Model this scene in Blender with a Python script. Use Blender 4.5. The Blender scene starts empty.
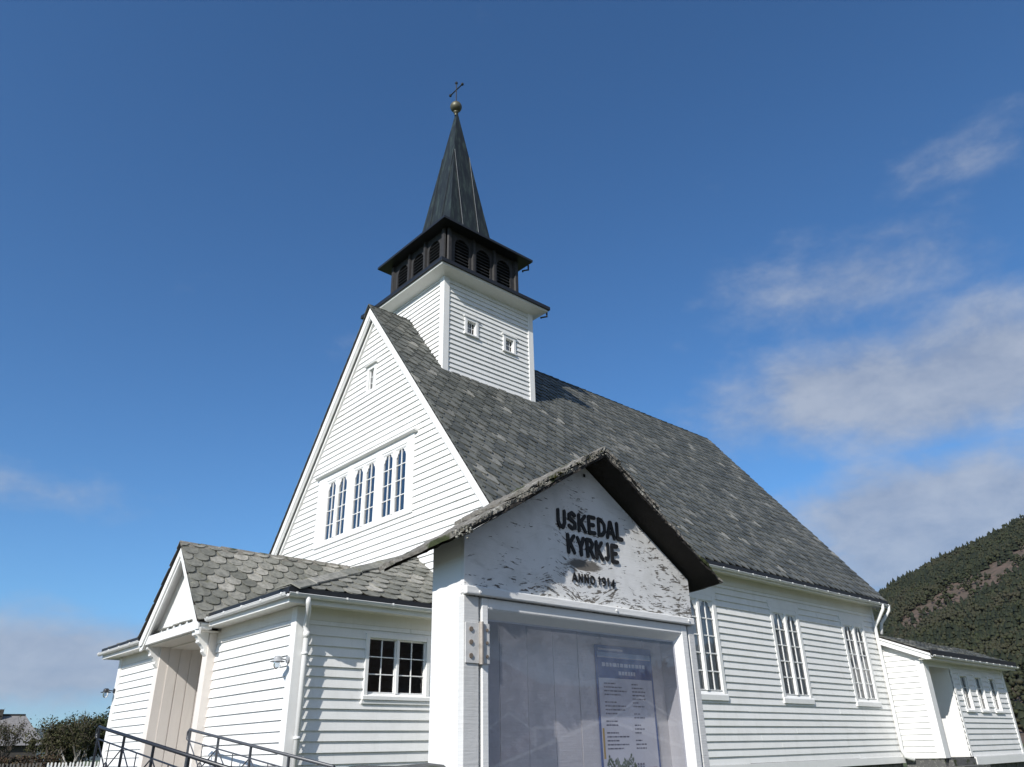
import bpy, math, random
import numpy as np
from mathutils import Vector, Matrix, noise
rnd = random.Random(7)
SC = bpy.context.scene
COL = SC.collection

# ------------------------------------------------------------------ camera
cam_d = bpy.data.cameras.new("camera"); cam = bpy.data.objects.new("camera", cam_d); COL.objects.link(cam)
cam_d.sensor_width = 36.0; cam_d.lens = 758.2*36/1024; cam_d.clip_start = .05; cam_d.clip_end = 30000
R3 = [[0.7442949115437091, -0.6675512717236429, -0.02000960445109665],
      [-0.2777404032015591, -0.3366396581778304, 0.8997410788506597],
      [0.6073593278114511, 0.6641152310872418, 0.4359651439718109]]
cam.matrix_world = Matrix(((R3[0][0], R3[1][0], -R3[2][0], -8.8123), (R3[0][1], R3[1][1], -R3[2][1], -15.1175),
                           (R3[0][2], R3[1][2], -R3[2][2], 0.3394), (0, 0, 0, 1)))
SC.camera = cam

# ------------------------------------------------------------------ sun and sky
SUN = Vector((-1, -.37, .73)).normalized()          # direction towards the sun
sd = bpy.data.lights.new("sun", 'SUN'); sun = bpy.data.objects.new("sun", sd); COL.objects.link(sun)
sd.energy = 5.0; sd.angle = math.radians(.5); sd.color = (1, .955, .89)
sun.rotation_euler = SUN.to_track_quat('Z', 'Y').to_euler()
SC.view_settings.view_transform = 'Standard'; SC.view_settings.look = 'None'
SC.view_settings.gamma = 1; SC.view_settings.exposure = 0.15; SC.view_settings.use_curve_mapping = False

class NT:
    def __init__(s, tree): s.t = tree; s.t.nodes.clear()
    def n(s, typ, ins=None, **kw):
        nd = s.t.nodes.new(typ)
        for k, v in kw.items(): setattr(nd, k, v)
        for k, v in (ins or {}).items():
            sock = nd.inputs[k]
            if isinstance(v, bpy.types.NodeSocket): s.t.links.new(v, sock)
            else: sock.default_value = v
        return nd
    def math(s, op, a, b=0.0, c=0.0, clamp=False):
        return s.n('ShaderNodeMath', {0: a, 1: b, 2: c}, operation=op, use_clamp=clamp).outputs[0]
    def vmath(s, op, a, b=(0, 0, 0)):
        nd = s.n('ShaderNodeVectorMath', {0: a, 1: b}, operation=op)
        return nd.outputs['Value'] if op in ('DOT_PRODUCT', 'LENGTH') else nd.outputs[0]
    def noise(s, vec, scale, detail=4, rough=.55, dist=0.):
        return s.n('ShaderNodeTexNoise', {'Vector': vec, 'Scale': scale, 'Detail': detail, 'Roughness': rough, 'Distortion': dist}).outputs[0]
    def ramp(s, fac, pts, interp='LINEAR'):
        nd = s.n('ShaderNodeValToRGB', {0: fac}); cr = nd.color_ramp; cr.interpolation = interp
        while len(cr.elements) < len(pts): cr.elements.new(.5)
        for e, (p, c) in zip(cr.elements, pts):
            e.position = p; e.color = (c if len(c) == 4 else (*c, 1)) if hasattr(c, '__len__') else (c, c, c, 1)
        return nd.outputs[0]
    def mix(s, fac, a, b, blend='MIX'):
        nd = s.n('ShaderNodeMix', None, data_type='RGBA', blend_type=blend)
        for i, v in ((0, fac), (6, a), (7, b)):
            if isinstance(v, bpy.types.NodeSocket): s.t.links.new(v, nd.inputs[i])
            else: nd.inputs[i].default_value = v if i == 0 else ((*v, 1) if len(v) == 3 else v)
        return nd.outputs[2]
    def mapr(s, v, a, b, c=0., d=1.):
        return s.n('ShaderNodeMapRange', {0: v, 1: a, 2: b, 3: c, 4: d}, clamp=True).outputs[0]

w = bpy.data.worlds.new("World"); SC.world = w; w.use_nodes = True
N = NT(w.node_tree)
sky = N.n('ShaderNodeTexSky', None, sky_type='NISHITA', sun_disc=False, sun_elevation=math.radians(34.4),
          sun_rotation=math.atan2(SUN.x, SUN.y), altitude=0, air_density=1.0, dust_density=.35, ozone_density=3.0)
dirv = N.n('ShaderNodeTexCoord').outputs['Generated']
hs = N.n('ShaderNodeHueSaturation', {'Saturation': 1.07, 'Value': 1.13, 'Color': sky.outputs[0]})
elev = N.n('ShaderNodeSeparateXYZ', {0: dirv}).outputs[2]
tint = N.mix(N.mapr(elev, .0, .16), (.50, .72, 1.05), (.60, .88, 1.08))
bg = N.n('ShaderNodeBackground', {'Color': N.mix(1.0, hs.outputs[0], tint, 'MULTIPLY'), 'Strength': N.mapr(elev, .22, .75, .107, .100)})
# clouds: soft patches round fixed directions of the sky, broken up by noise
stretch = N.vmath('MULTIPLY', dirv, (1, 1, 1.9))
nz = N.noise(stretch, 3.1, 8, .62, .25)
nz2 = N.noise(stretch, 11, 7, .62, .15)
nn = N.math('ADD', N.math('MULTIPLY', nz, .68), N.math('MULTIPLY', nz2, .32))
CL = [((0.8599, 0.3374, 0.383), .24, .085, 1.2), ((.915, .20, .375), .26, .10, 1.35), ((0.9201, 0.3179, 0.2289), .20, .085, 1.6), ((.955, .20, .20), .34, .12, 1.8),
      ((0.8081, 0.1443, 0.5711), .14, .05, .50), ((0.2092, 0.9735, 0.0929), .40, .06, 1.35), ((0.1932, 0.9428, 0.2715), .30, .05, .46),
      ((0.8262, 0.2856, 0.4857), .22, .09, .66), ((.205, .967, .149), .16, .03, .50), ((-.2, .95, .10), .5, .07, 1.1), ((.97, -.25, .25), .4, .16, 1.1),
      ((-.1, -.9, .42), .9, .34, 1.7), ((.6, -.75, .35), .6, .26, 1.6), ((.1, -.7, .75), .7, .25, 1.3), ((-.95, .35, .35), .5, .22, 1.1)]  # unseen clouds behind the camera, added to whiten and brighten the fill light
tot = None
for c, ra, rb, wt in CL:
    c = Vector(c).normalized(); r = c.cross(Vector((0, 0, 1))).normalized(); u = r.cross(c)
    a = N.math('DIVIDE', N.vmath('DOT_PRODUCT', dirv, tuple(r)), ra)
    b = N.math('DIVIDE', N.vmath('DOT_PRODUCT', dirv, tuple(u)), rb)
    front = N.math('GREATER_THAN', N.vmath('DOT_PRODUCT', dirv, tuple(c)), 0.)
    q = N.math('SQRT', N.math('ADD', N.math('MULTIPLY', a, a), N.math('MULTIPLY', b, b)))
    m = N.math('MULTIPLY', N.math('MULTIPLY', N.mapr(q, 1.35, .0), wt), front)
    tot = m if tot is None else N.math('MAXIMUM', tot, m)
dens = N.math('SMOOTHSTEP' if False else 'ADD', N.math('MULTIPLY', tot, .95), N.math('MULTIPLY', N.math('SUBTRACT', nn, .5), 2.1))
dens = N.n('ShaderNodeMapRange', {0: dens, 1: .20, 2: 1.0, 3: 0., 4: .86}, interpolation_type='SMOOTHSTEP').outputs[0]
sepz = N.n('ShaderNodeSeparateXYZ', {0: dirv}).outputs[2]
ccol = N.mix(N.mapr(nz2, .35, .65), (.28, .335, .45), (.42, .465, .55))
sunny = N.mapr(N.vmath('DOT_PRODUCT', dirv, tuple(SUN)), -.35, .5, .95, 1.08)
bgc = N.n('ShaderNodeBackground', {'Color': ccol, 'Strength': sunny})
mixw = N.n('ShaderNodeMixShader', {0: dens, 1: bg.outputs[0], 2: bgc.outputs[0]})
N.n('ShaderNodeOutputWorld', {'Surface': mixw.outputs[0]})

# ------------------------------------------------------------------ materials
def mat(name):
    m = bpy.data.materials.new(name); m.use_nodes = True
    return m, NT(m.node_tree)
def finish(N, col, rough=.5, bump=None, bs=.3, bd=.01, metal=0., spec=.5, **kw):
    ins = {'Base Color': col if isinstance(col, bpy.types.NodeSocket) else (*col, 1), 'Roughness': rough, 'Metallic': metal, 'Specular IOR Level': spec}
    ins.update(kw)
    if bump is not None:
        ins['Normal'] = N.n('ShaderNodeBump', {'Height': bump, 'Strength': bs, 'Distance': bd}).outputs[0]
    p = N.n('ShaderNodeBsdfPrincipled', ins)
    N.n('ShaderNodeOutputMaterial', {'Surface': p.outputs[0]})
def geo(N): return N.n('ShaderNodeNewGeometry')
def posv(N): return geo(N).outputs['Position']

def paint(name, base=(.80, .80, .785), dirt=.12, rough=.5, chips=0.0, streak=True):
    m, N = mat(name); g = geo(N); P = g.outputs['Position']
    isl = g.outputs['Random Per Island']
    n1 = N.noise(P, 2.3, 5, .6); n2 = N.noise(N.vmath('MULTIPLY', P, (9, 9, 1.2)), 2.0, 5, .65)
    n3 = N.noise(P, 60, 3, .6)
    d = N.math('MULTIPLY', N.mapr(n1, .45, .75), dirt)
    if streak: d = N.math('ADD', d, N.math('MULTIPLY', N.mapr(n2, .52, .78), dirt*.9))
    d = N.math('ADD', d, N.math('MULTIPLY', isl, dirt*.35), clamp=True)
    c = N.mix(d, base, (.33, .32, .27))
    n4 = N.noise(N.vmath('MULTIPLY', P, (5, 5, 1.0)), 1.1, 6, .7)
    c = N.mix(N.mapr(n4, .57, .75, 0, dirt*1.6), c, (.42, .42, .36))
    if chips > 0:
        k = N.mapr(N.noise(N.vmath('MULTIPLY', P, (4, 4, 22)), 3.2, 6, .7), .71-chips, .73-chips)
        c = N.mix(k, c, (.30, .29, .27))
    bump = N.math('ADD', N.math('MULTIPLY', n3, .4), N.math('MULTIPLY', N.noise(N.vmath('MULTIPLY', P, (3, 3, 40)), 3, 3, .5), .6))
    finish(N, c, rough, bump, .4, .005)
    return m
M_WHITE = paint('white_painted_boards', dirt=.14, chips=.02)
M_TRIM = paint('white_painted_trim', dirt=.10, streak=True)
M_SASH = paint('white_window_paint', (.78, .78, .77), .08)
M_WARMCREAM = paint('warm_lit_and_cream_boards', (.74, .69, .64), .10)  # warm tone of grazing sun painted in for reveals and pilasters; cream doors
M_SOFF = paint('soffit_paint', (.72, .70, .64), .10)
M_GUT = paint('gutter_white_enamel', (.76, .76, .75), .14, .35)

def flaky(name):
    m, N = mat(name); P = posv(N)
    sx = N.n('ShaderNodeSeparateXYZ', {0: P})
    wob = N.math('MULTIPLY', N.noise(P, 3.0, 2, .5), .22)
    P2 = N.n('ShaderNodeCombineXYZ', {0: N.math('MULTIPLY', sx.outputs[0], 10.), 1: 0.0, 2: N.math('MULTIPLY', N.math('ADD', sx.outputs[2], wob), 50.)}).outputs[0]
    n1 = N.noise(P2, 1.25, 5, .62, .3); n0 = N.noise(P, 3.5, 3, .5)
    right = N.mapr(sx.outputs[0], -7.0, -5.9, -.024, .020)
    low = N.mapr(sx.outputs[2], 1.25, .92, -.048, .034)
    n9 = N.noise(P2, 3.4, 4, .6, .2)
    t = N.math('ADD', N.math('ADD', N.math('ADD', N.math('MULTIPLY', n1, .62), N.math('MULTIPLY', n9, .42)), N.math('MULTIPLY', N.math('SUBTRACT', n0, .5), .30)), N.math('ADD', right, low))
    k = N.mapr(t, .590, .612)
    # one big bare patch between the two lines of lettering
    px = N.math('DIVIDE', N.math('SUBTRACT', sx.outputs[0], -6.36), .10); pz = N.math('DIVIDE', N.math('SUBTRACT', sx.outputs[2], 1.056), .026)
    pr = N.math('SQRT', N.math('ADD', N.math('MULTIPLY', px, px), N.math('MULTIPLY', pz, pz)))
    k2 = N.mapr(N.math('ADD', pr, N.math('MULTIPLY', n1, 1.6)), 1.9, 1.6)
    k = N.math('MAXIMUM', k, k2)
    grain = N.noise(N.vmath('MULTIPLY', P, (2.5, 1, 60)), 6, 5, .7)
    wood = N.mix(grain, (.06, .056, .050), (.24, .22, .195))
    wh = N.mix(N.mapr(N.noise(P, 9, 5, .6), .45, .8), (.76, .76, .75), (.60, .60, .58))
    wh = N.mix(N.mapr(N.noise(P2, .75, 6, .68, .4), .55, .70, 0, .32), wh, (.36, .35, .33))
    c = N.mix(k, wh, wood)
    h = N.math('SUBTRACT', N.math('MULTIPLY', grain, .35), k)
    finish(N, c, N.mapr(k, 0, 1, .45, .85), h, .7, .004)
    return m
M_FLAKY = flaky('flaking_white_paint')

def slate(name, cols, lichen=.15, rough=.55):
    m, N = mat(name); g = geo(N); P = g.outputs['Position']; isl = g.outputs['Random Per Island']
    c = N.ramp(isl, cols)
    big = N.noise(P, .55, 3, .5)
    c = N.mix(N.mapr(big, .35, .7, .0, .45), c, (.085, .092, .082))
    c = N.mix(N.mapr(N.noise(N.vmath('MULTIPLY', P, (3.2, 1, .35)), 1.7, 5, .65), .52, .72, 0., .45), c, (.055, .058, .048))
    c = N.mix(N.math('MULTIPLY', N.mapr(N.noise(P, 10, 6, .7), .42, .68), .6), c, (.05, .052, .048))
    l = N.math('MULTIPLY', N.mapr(N.noise(P, 7.5, 6, .72), .60, .70), N.mapr(N.noise(P, 1.1, 2, .5), .42, .6))
    c = N.mix(N.math('MULTIPLY', l, lichen*3, clamp=True), c, (.27, .265, .21))
    c = N.mix(N.mapr(N.noise(P, 5.2, 5, .7), .60, .68, 0, lichen*1.3), c, (.085, .085, .035))
    finish(N, c, rough, N.noise(P, 38, 6, .7), .55, .006, spec=.45)
    return m
M_SLATE = slate('slate', [(0, (.060, .064, .059)), (.3, (.090, .095, .086)), (.55, (.125, .128, .114)), (.86, (.155, .157, .140)), (.955, (.19, .188, .168)), (1, (.36, .35, .31))], .10)
M_SLATE2 = slate('old_lichened_slate', [(0, (.16, .16, .135)), (.4, (.25, .245, .21)), (.7, (.33, .32, .28)), (1, (.44, .42, .37))], .42, .7)

def simple(name, col, rough=.5, metal=0., var=.25, scale=6, spec=.5, bs=.2, bump_scale=30):
    m, N = mat(name); P = posv(N)
    c = N.mix(N.mapr(N.noise(P, scale, 5, .6), .3, .75, 0, var*2), col, tuple(x*.45 for x in col))
    finish(N, c, rough, N.noise(P, bump_scale, 4, .6), bs, .003, metal, spec)
    return m
M_BLACK = simple('black_metal', (.013, .014, .016), .42, 0, .2)
M_RAIL = simple('black_rail_paint', (.018, .020, .027), .38, 0, .2)
M_RAILSUN = simple('sunlit_rail_paint', (.075, .080, .092), .38, 0, .2)  # same rail paint, greyed in colour to stand in for sun on it
M_FLASH = simple('black_flashing', (.014, .015, .018), .5, 0, .2)
M_BELF = simple('black_stained_wood', (.020, .022, .023), .6, 0, .35, 9, .4, .5)
M_BELP = simple('weathered_dark_wood', (.036, .035, .036), .65, 0, .4, 8, .4, .5)
M_SEAM = simple('pale_lead_seam', (.20, .21, .215), .45, .2, .3)
def spirem():
    m, N = mat('patinated_copper'); P = posv(N)
    v = N.noise(N.vmath('MULTIPLY', P, (6, 6, .7)), 1.8, 6, .65)
    c = N.ramp(v, [(.3, (.010, .012, .013)), (.5, (.016, .020, .020)), (.66, (.038, .054, .046)), (.8, (.022, .027, .026))])
    finish(N, c, .5, N.noise(P, 9, 5, .6), .25, .01, 0., .3)
    return m
M_SPIRE = spirem()
M_BRASS = simple('dull_gilt', (.13, .125, .085), .5, .45, .3)
M_LEAD = simple('old_wood_underside', (.030, .026, .023), .8, 0, .4, 12, .3, .6)
M_DARK = simple('dark_interior', (.012, .012, .014), .9, 0, .1)
M_LETTER = simple('black_wooden_letter', (.012, .012, .013), .6, 0, .3, 40, .4, .6, 120)
M_ROCK = None
def rockm(name, a, b, lich=(.30, .30, .26), moss=(.035, .045, .012)):
    m, N = mat(name); P = posv(N)
    c = N.mix(N.noise(P, 6, 6, .7), a, b)
    c = N.mix(N.math('MULTIPLY', N.mapr(N.noise(P, 16, 6, .75), .54, .62), .8), c, lich)
    c = N.mix(N.mapr(N.noise(P, 5.5, 4, .6), .57, .64), c, moss)
    finish(N, c, .9, N.noise(P, 45, 7, .75), .9, .015)
    return m
M_LICHROOF = rockm('lichened_roof_slabs', (.10, .09, .075), (.26, .245, .215), (.40, .39, .35))
M_STONE = rockm('mossy_granite', (.055, .055, .056), (.13, .13, .125), (.24, .24, .21))
def glassm(name, tint=(1, 1, 1), base=.05, rough=.0, veil=0.0, kf=1.0, wav=.25):
    m, N = mat(name)
    fr = N.n('ShaderNodeFresnel', {'IOR': 1.5}).outputs[0]
    f = N.math('ADD', N.math('MULTIPLY', fr, kf), base, clamp=True)
    tr = N.n('ShaderNodeBsdfTransparent', {'Color': (*tint, 1)})
    P = posv(N)
    bump = N.n('ShaderNodeBump', {'Height': N.noise(P, 2.2, 2, .5), 'Strength': wav, 'Distance': .02}).outputs[0]
    gl = N.n('ShaderNodeBsdfGlossy', {'Color': (1, 1, 1, 1), 'Roughness': rough, 'Normal': bump})
    mx = N.n('ShaderNodeMixShader', {0: f, 1: tr.outputs[0], 2: gl.outputs[0]})
    out = mx.outputs[0]
    if veil > 0:
        dirt = N.math('ADD', N.math('MULTIPLY', N.mapr(N.noise(P, 11, 6, .7), .4, .8), veil), veil*.6)  # dusty film that also paints in the sky's blue-grey reflection
        df = N.n('ShaderNodeBsdfDiffuse', {'Color': (.76, .76, .87, 1)})
        out = N.n('ShaderNodeMixShader', {0: dirt, 1: out, 2: df.outputs[0]}).outputs[0]
    N.n('ShaderNodeOutputMaterial', {'Surface': out})
    return m
M_GLASS = glassm('window_glass', (.9, .93, .95), .0)
M_ACRYL = glassm('sky_veiled_acrylic', (.92, .92, .97), .02, .01, .115, .6, .006)
M_GLASSB = glassm('blue_reflecting_glass', (.9, .93, .95), .17, kf=1.4, wav=.7)
M_GLASSN = glassm('nave_window_glass', (.95, .96, .97), .03, kf=1.0, wav=.5)
M_LAMPG = glassm('lamp_glass', (.8, .85, .9), .1)
def curtainm():
    m, N = mat('white_curtain'); P = posv(N)
    c = N.mix(N.noise(N.vmath('MULTIPLY', P, (9, 9, .6)), 2.5, 3, .5), (.88, .88, .88), (.62, .63, .64))
    finish(N, c, .9)
    return m
M_CURT = curtainm()

# ------------------------------------------------------------------ mesh helpers
class MB:
    def __init__(s): s.v = []; s.f = []; s.parts = []
    def add(s, vs, fs):
        k = len(s.v); s.parts.append((k, k+len(vs), len(s.f), len(s.f)+len(fs))); s.v += [tuple(v) for v in vs]; s.f += [tuple(i+k for i in f) for f in fs]; return s
    def box(s, x0, x1, y0, y1, z0, z1):
        x0, x1 = sorted((x0, x1)); y0, y1 = sorted((y0, y1)); z0, z1 = sorted((z0, z1))
        return s.add([(x0, y0, z0), (x1, y0, z0), (x1, y1, z0), (x0, y1, z0), (x0, y0, z1), (x1, y0, z1), (x1, y1, z1), (x0, y1, z1)],
                     [(0, 3, 2, 1), (4, 5, 6, 7), (0, 1, 5, 4), (1, 2, 6, 5), (2, 3, 7, 6), (3, 0, 4, 7)])
    def prism(s, poly, d):            # polygon of 3D points extruded by vector d
        n = len(poly); d = Vector(d); vs = [Vector(p) for p in poly] + [Vector(p)+d for p in poly]
        return s.add(vs, [tuple(range(n))[::-1], tuple(range(n, 2*n))] + [(i, (i+1) % n, n+(i+1) % n, n+i) for i in range(n)])
    def tube(s, pts, r, seg=8, caps=True, sq=None):
        pts = [Vector(p) for p in pts]; rs = r if hasattr(r, '__len__') else [r]*len(pts); k = len(s.v); k_f = len(s.f); prev = None
        for i, p in enumerate(pts):
            t = ((pts[min(i+1, len(pts)-1)]-p).normalized() + (p-pts[max(i-1, 0)]).normalized()).normalized()
            if prev is None:
                a = t.cross(Vector((0, 0, 1)));  a = a if a.length > .05 else t.cross(Vector((0, 1, 0)))
            else: a = prev - t*prev.dot(t)
            a.normalize(); prev = a; b = t.cross(a)
            for j in range(seg):
                an = 2*math.pi*(j+.5*(seg == 4))/seg
                s.v.append(tuple(p + (a*math.cos(an) + b*math.sin(an))*rs[i]))
        for i in range(len(pts)-1):
            for j in range(seg):
                s.f.append((k+i*seg+j, k+i*seg+(j+1) % seg, k+(i+1)*seg+(j+1) % seg, k+(i+1)*seg+j))
        if caps:
            s.f.append(tuple(k+j for j in range(seg))[::-1]); s.f.append(tuple(k+(len(pts)-1)*seg+j for j in range(seg)))
        s.parts.append((k, len(s.v), k_f, len(s.f)))
        return s
    def lathe(s, c, prof, seg=20):
        c = Vector(c); k = len(s.v)
        for r, z in prof:
            for j in range(seg):
                a = 2*math.pi*j/seg; s.v.append((c.x+r*math.cos(a), c.y+r*math.sin(a), c.z+z))
        for i in range(len(prof)-1):
            for j in range(seg):
                s.f.append((k+i*seg+j, k+i*seg+(j+1) % seg, k+(i+1)*seg+(j+1) % seg, k+(i+1)*seg+j))
        return s
    def build(s, name, m, parent=None, smooth=False, bevel=0., loc=None):
        """world coordinates unless loc is given (then the mesh is already local)"""
        me = bpy.data.meshes.new(name)
        off = Vector((0, 0, 0))
        if loc is None and parent is not None: off = root_loc(parent)
        me.from_pydata([tuple(Vector(v)-off) for v in s.v], [], s.f); me.update()
        if m: me.materials.append(m)
        if smooth:
            me.shade_smooth()
        o = bpy.data.objects.new(name, me); COL.objects.link(o)
        if parent: o.parent = parent
        if loc is not None: o.location = loc
        if bevel > 0:
            b = o.modifiers.new('bevel', 'BEVEL'); b.width = bevel; b.segments = 2; b.limit_method = 'ANGLE'; b.angle_limit = .7
        return o
def each(mb, name, m, parent, bevel=0.):
    for a, b, c, d in mb.parts:
        q = MB(); q.v = mb.v[a:b]; q.f = [tuple(i-a for i in f) for f in mb.f[c:d]]; q.build(name, m, parent, bevel=bevel)
def root_loc(o):
    v = Vector((0, 0, 0))
    while o: v += o.location; o = o.parent
    return v
def tag(o, label=None, cat=None, group=None, kind=None):
    if label: o['label'] = label
    if cat: o['category'] = cat
    if group: o['group'] = group
    if kind: o['kind'] = kind
    return o
def thing(name, loc, label, cat, group=None, rz=0):
    o = bpy.data.objects.new(name, None); COL.objects.link(o); o.location = loc; o.rotation_euler.z = rz
    o.empty_display_size = .2
    return tag(o, label, cat, group)
def copy_tree(o, parent=None):
    c = o.copy(); COL.objects.link(c)
    if parent: c.parent = parent
    for ch in list(o.children): copy_tree(ch, c)
    return c
def np_mesh(name, V, F, m, parent=None, smooth=False):
    me = bpy.data.meshes.new(name); V = np.asarray(V, np.float32); F = np.asarray(F, np.int32); k = F.shape[1]
    me.vertices.add(len(V)); me.vertices.foreach_set('co', V.ravel())
    me.loops.add(F.size); me.loops.foreach_set('vertex_index', F.ravel())
    me.polygons.add(len(F)); me.polygons.foreach_set('loop_start', np.arange(0, F.size, k, dtype=np.int32))
    me.update(calc_edges=True); me.validate()
    if m: me.materials.append(m)
    if smooth: me.shade_smooth()
    o = bpy.data.objects.new(name, me); COL.objects.link(o)
    if parent: o.parent = parent
    return o

# clapboard wall: (u,z) polygon on a vertical plane; O = origin, U = unit vector along the wall, Nn = outward normal
def interval(poly, z):
    xs = []
    n = len(poly)
    for i in range(n):
        (a, b), (c, d) = poly[i], poly[(i+1) % n]
        if (b-z)*(d-z) <= 0 and b != d: xs.append(a+(c-a)*(z-b)/(d-b))
    return (min(xs), max(xs)) if len(xs) >= 2 else None
def clap(name, O, U, Nn, poly, openings=(), exp=.152, m=None, parent=None, z0=None, th=.034, label=None):
    O = Vector(O); U = Vector(U); Nn = Vector(Nn); mb = MB(); r = random.Random(hash(name) % 97 + int(abs(O.x)*10))
    zs = [q[1] for q in poly]; z = min(zs) if z0 is None else z0; zt = max(zs)
    while z < zt-.01:
        za, zb = z+.002, min(z+exp, zt-.003)
        ia, ib = interval(poly, max(za, min(zs)+.001)), interval(poly, zb)
        if ia and ib:
            zm = (za+zb)/2
            cuts = sorted([(a, b) for a, b, c, d in openings if c < zb-.004 and d > za+.004])
            for a, b, c, d in openings:          # slivers of board under and over an opening
                for s0, s1 in ((za, c), (d, zb)):
                    if za-.001 <= s0 < s1-.004 and s1 <= zb+.001:
                        e0 = th+(.005-th)*(s0-za)/(zb-za); e1 = th+(.005-th)*(s1-za)/(zb-za); vs = []
                        for uu in (a, b):
                            for dd, hh in ((0, s0), (e0, s0), (e1, s1), (0, s1)):
                                q = O+U*uu+Nn*dd; vs.append((q.x, q.y, O.z+hh))
                        mb.add(vs, [(e, (e+1) % 4, 4+(e+1) % 4, 4+e) for e in range(4)]+[(0, 3, 2, 1), (4, 5, 6, 7)])
            segs = []; cur = None; lo = ia[0]; lob = ib[0]
            for a, b in cuts:
                if a > min(lo, lob): segs.append((lo, a, lob, a))
                lo = lob = b
            segs.append((lo, ia[1], lob, ib[1]))
            for a0, a1, b0, b1 in segs:
                if a1-a0 < .02 and b1-b0 < .02: continue
                js = [a0]; p = a0 + r.uniform(1.5, 5.)
                while p < a1-.8: js.append(p); p += r.uniform(3.0, 5.4)
                js.append(a1)
                for i in range(len(js)-1):
                    l0, l1 = js[i], js[i+1]
                    t0 = b0 if i == 0 else l0; t1 = b1 if i == len(js)-2 else l1
                    if t1 <= t0: t1 = t0+.001
                    g0 = 0 if i == 0 else .003; g1 = 0 if i == len(js)-2 else .003
                    d0 = th+r.uniform(-.002, .003); dz = r.uniform(-.003, .003); d1 = .005
                    nsub = max(1, int((l1-l0)/1.2)); vs = []; fs = []
                    for k in range(nsub+1):
                        f = k/nsub; ua = l0+g0+(l1-l0-g0-g1)*f; ub = t0+g0+(t1-t0-g0-g1)*f; w = r.uniform(-.0015, .0015)
                        for (uu, dd, hh) in ((ua, 0, za+dz+w), (ua, d0, za+dz+w), (ub, d1, zb+.006), (ub, 0, zb+.006)):
                            q = O+U*uu+Nn*dd; vs.append((q.x, q.y, O.z+hh))
                    for k in range(nsub):
                        b_ = 4*k
                        for e in range(4): fs.append((b_+e, b_+(e+1) % 4, b_+4+(e+1) % 4, b_+4+e))
                    fs.append((0, 3, 2, 1)); e_ = 4*nsub; fs.append((e_, e_+1, e_+2, e_+3))
                    mb.add(vs, fs)
        z += exp
    o = mb.build(name, m or M_WHITE, parent)
    if label: o['label'] = label
    return o

# slates on a plane: O eave point, U along eave, S up the slope, polygon in (u,s)
def slates(name, O, U, S, poly, wd, exp, m, parent, th=.016, seed=1, rnd_end=.5, lift=.0, hook=.0, diag=0.):
    O = Vector(O); U = Vector(U).normalized(); S = Vector(S).normalized(); Nn = U.cross(S).normalized()
    if Nn.z < 0: Nn = -Nn
    r = random.Random(seed); mb = MB(); ss = [q[1] for q in poly]; smax = max(ss); j = 0; s = min(ss)
    # deck under the slates
    dk = MB(); dk.prism([O+U*a+S*b-Nn*.022 for a, b in poly], Nn*.018)
    while s < smax+exp*.3:
        sc = min(max(s+exp*.4, min(ss)+.001), smax-.001); iv = interval(poly, sc)
        if iv:
            i0 = math.floor(iv[0]/wd)-1; i1 = math.ceil(iv[1]/wd)+1
            for i in range(i0, i1):
                uc = (i+.5*(j % 2)+.25)*wd + r.uniform(-.012, .012)*wd/.28
                if uc+wd*.42 < iv[0] or uc-wd*.42 > iv[1]: continue
                hw = wd*.49*r.uniform(.91, 1.01); s0 = s+r.uniform(-.022, .016); L = exp*1.95; t = th*r.uniform(.75, 1.35); tilt = r.uniform(-.003, .004)
                k = exp*rnd_end*1.1; pts = []
                nseg = 6
                for q in range(nseg+1):
                    a = math.pi*q/nseg; px = -math.cos(a)*hw*(1 if q not in (0, nseg) else 1); pz = k*(1-math.sin(a)**.8)
                    px += hook*wd*math.sin(a)
                    if diag:
                        t_ = q/nseg; px = (-1+2*t_)*hw
                        pz = diag*exp*(((1-t_/.84)**1.15) if t_ < .84 else .40*((t_-.84)/.16)**1.5)
                    pts.append((uc+px, s0+pz))
                pts += [(uc+hw, s0+L), (uc-hw, s0+L)]
                vs = []; top = []
                for (a, b) in pts:
                    b_ = min(b, smax)
                    ivb = interval(poly, min(max(b_, min(ss)+.0005), smax-.0005))
                    a = min(max(a, ivb[0]-.01), ivb[1]+.01)
                    h = lift + th*1.05*(1-(b-s0)/L)*1.9 + tilt*((a-uc)/hw)
                    top.append(O+U*a+S*b_+Nn*(h+t)); vs.append(O+U*a+S*b_+Nn*h)
                n = len(pts)
                mb.add(top+vs, [tuple(range(n))] + [(q, n+q, n+q+1, q+1) for q in range(nseg)] + [(nseg, 2*nseg+2-0+0 if False else n+nseg, n+nseg+1, nseg+1), (n-1, 2*n-1, n, 0)])
        s += exp; j += 1
    rf = mb.build(name, m, parent)
    dk.build('roof_deck', M_LEAD, rf, loc=(0, 0, 0)) if False else None
    me = dk
    d = MB(); d.v = dk.v; d.f = dk.f
    d.build('roof_deck', M_LEAD, parent)
    return rf

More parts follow.
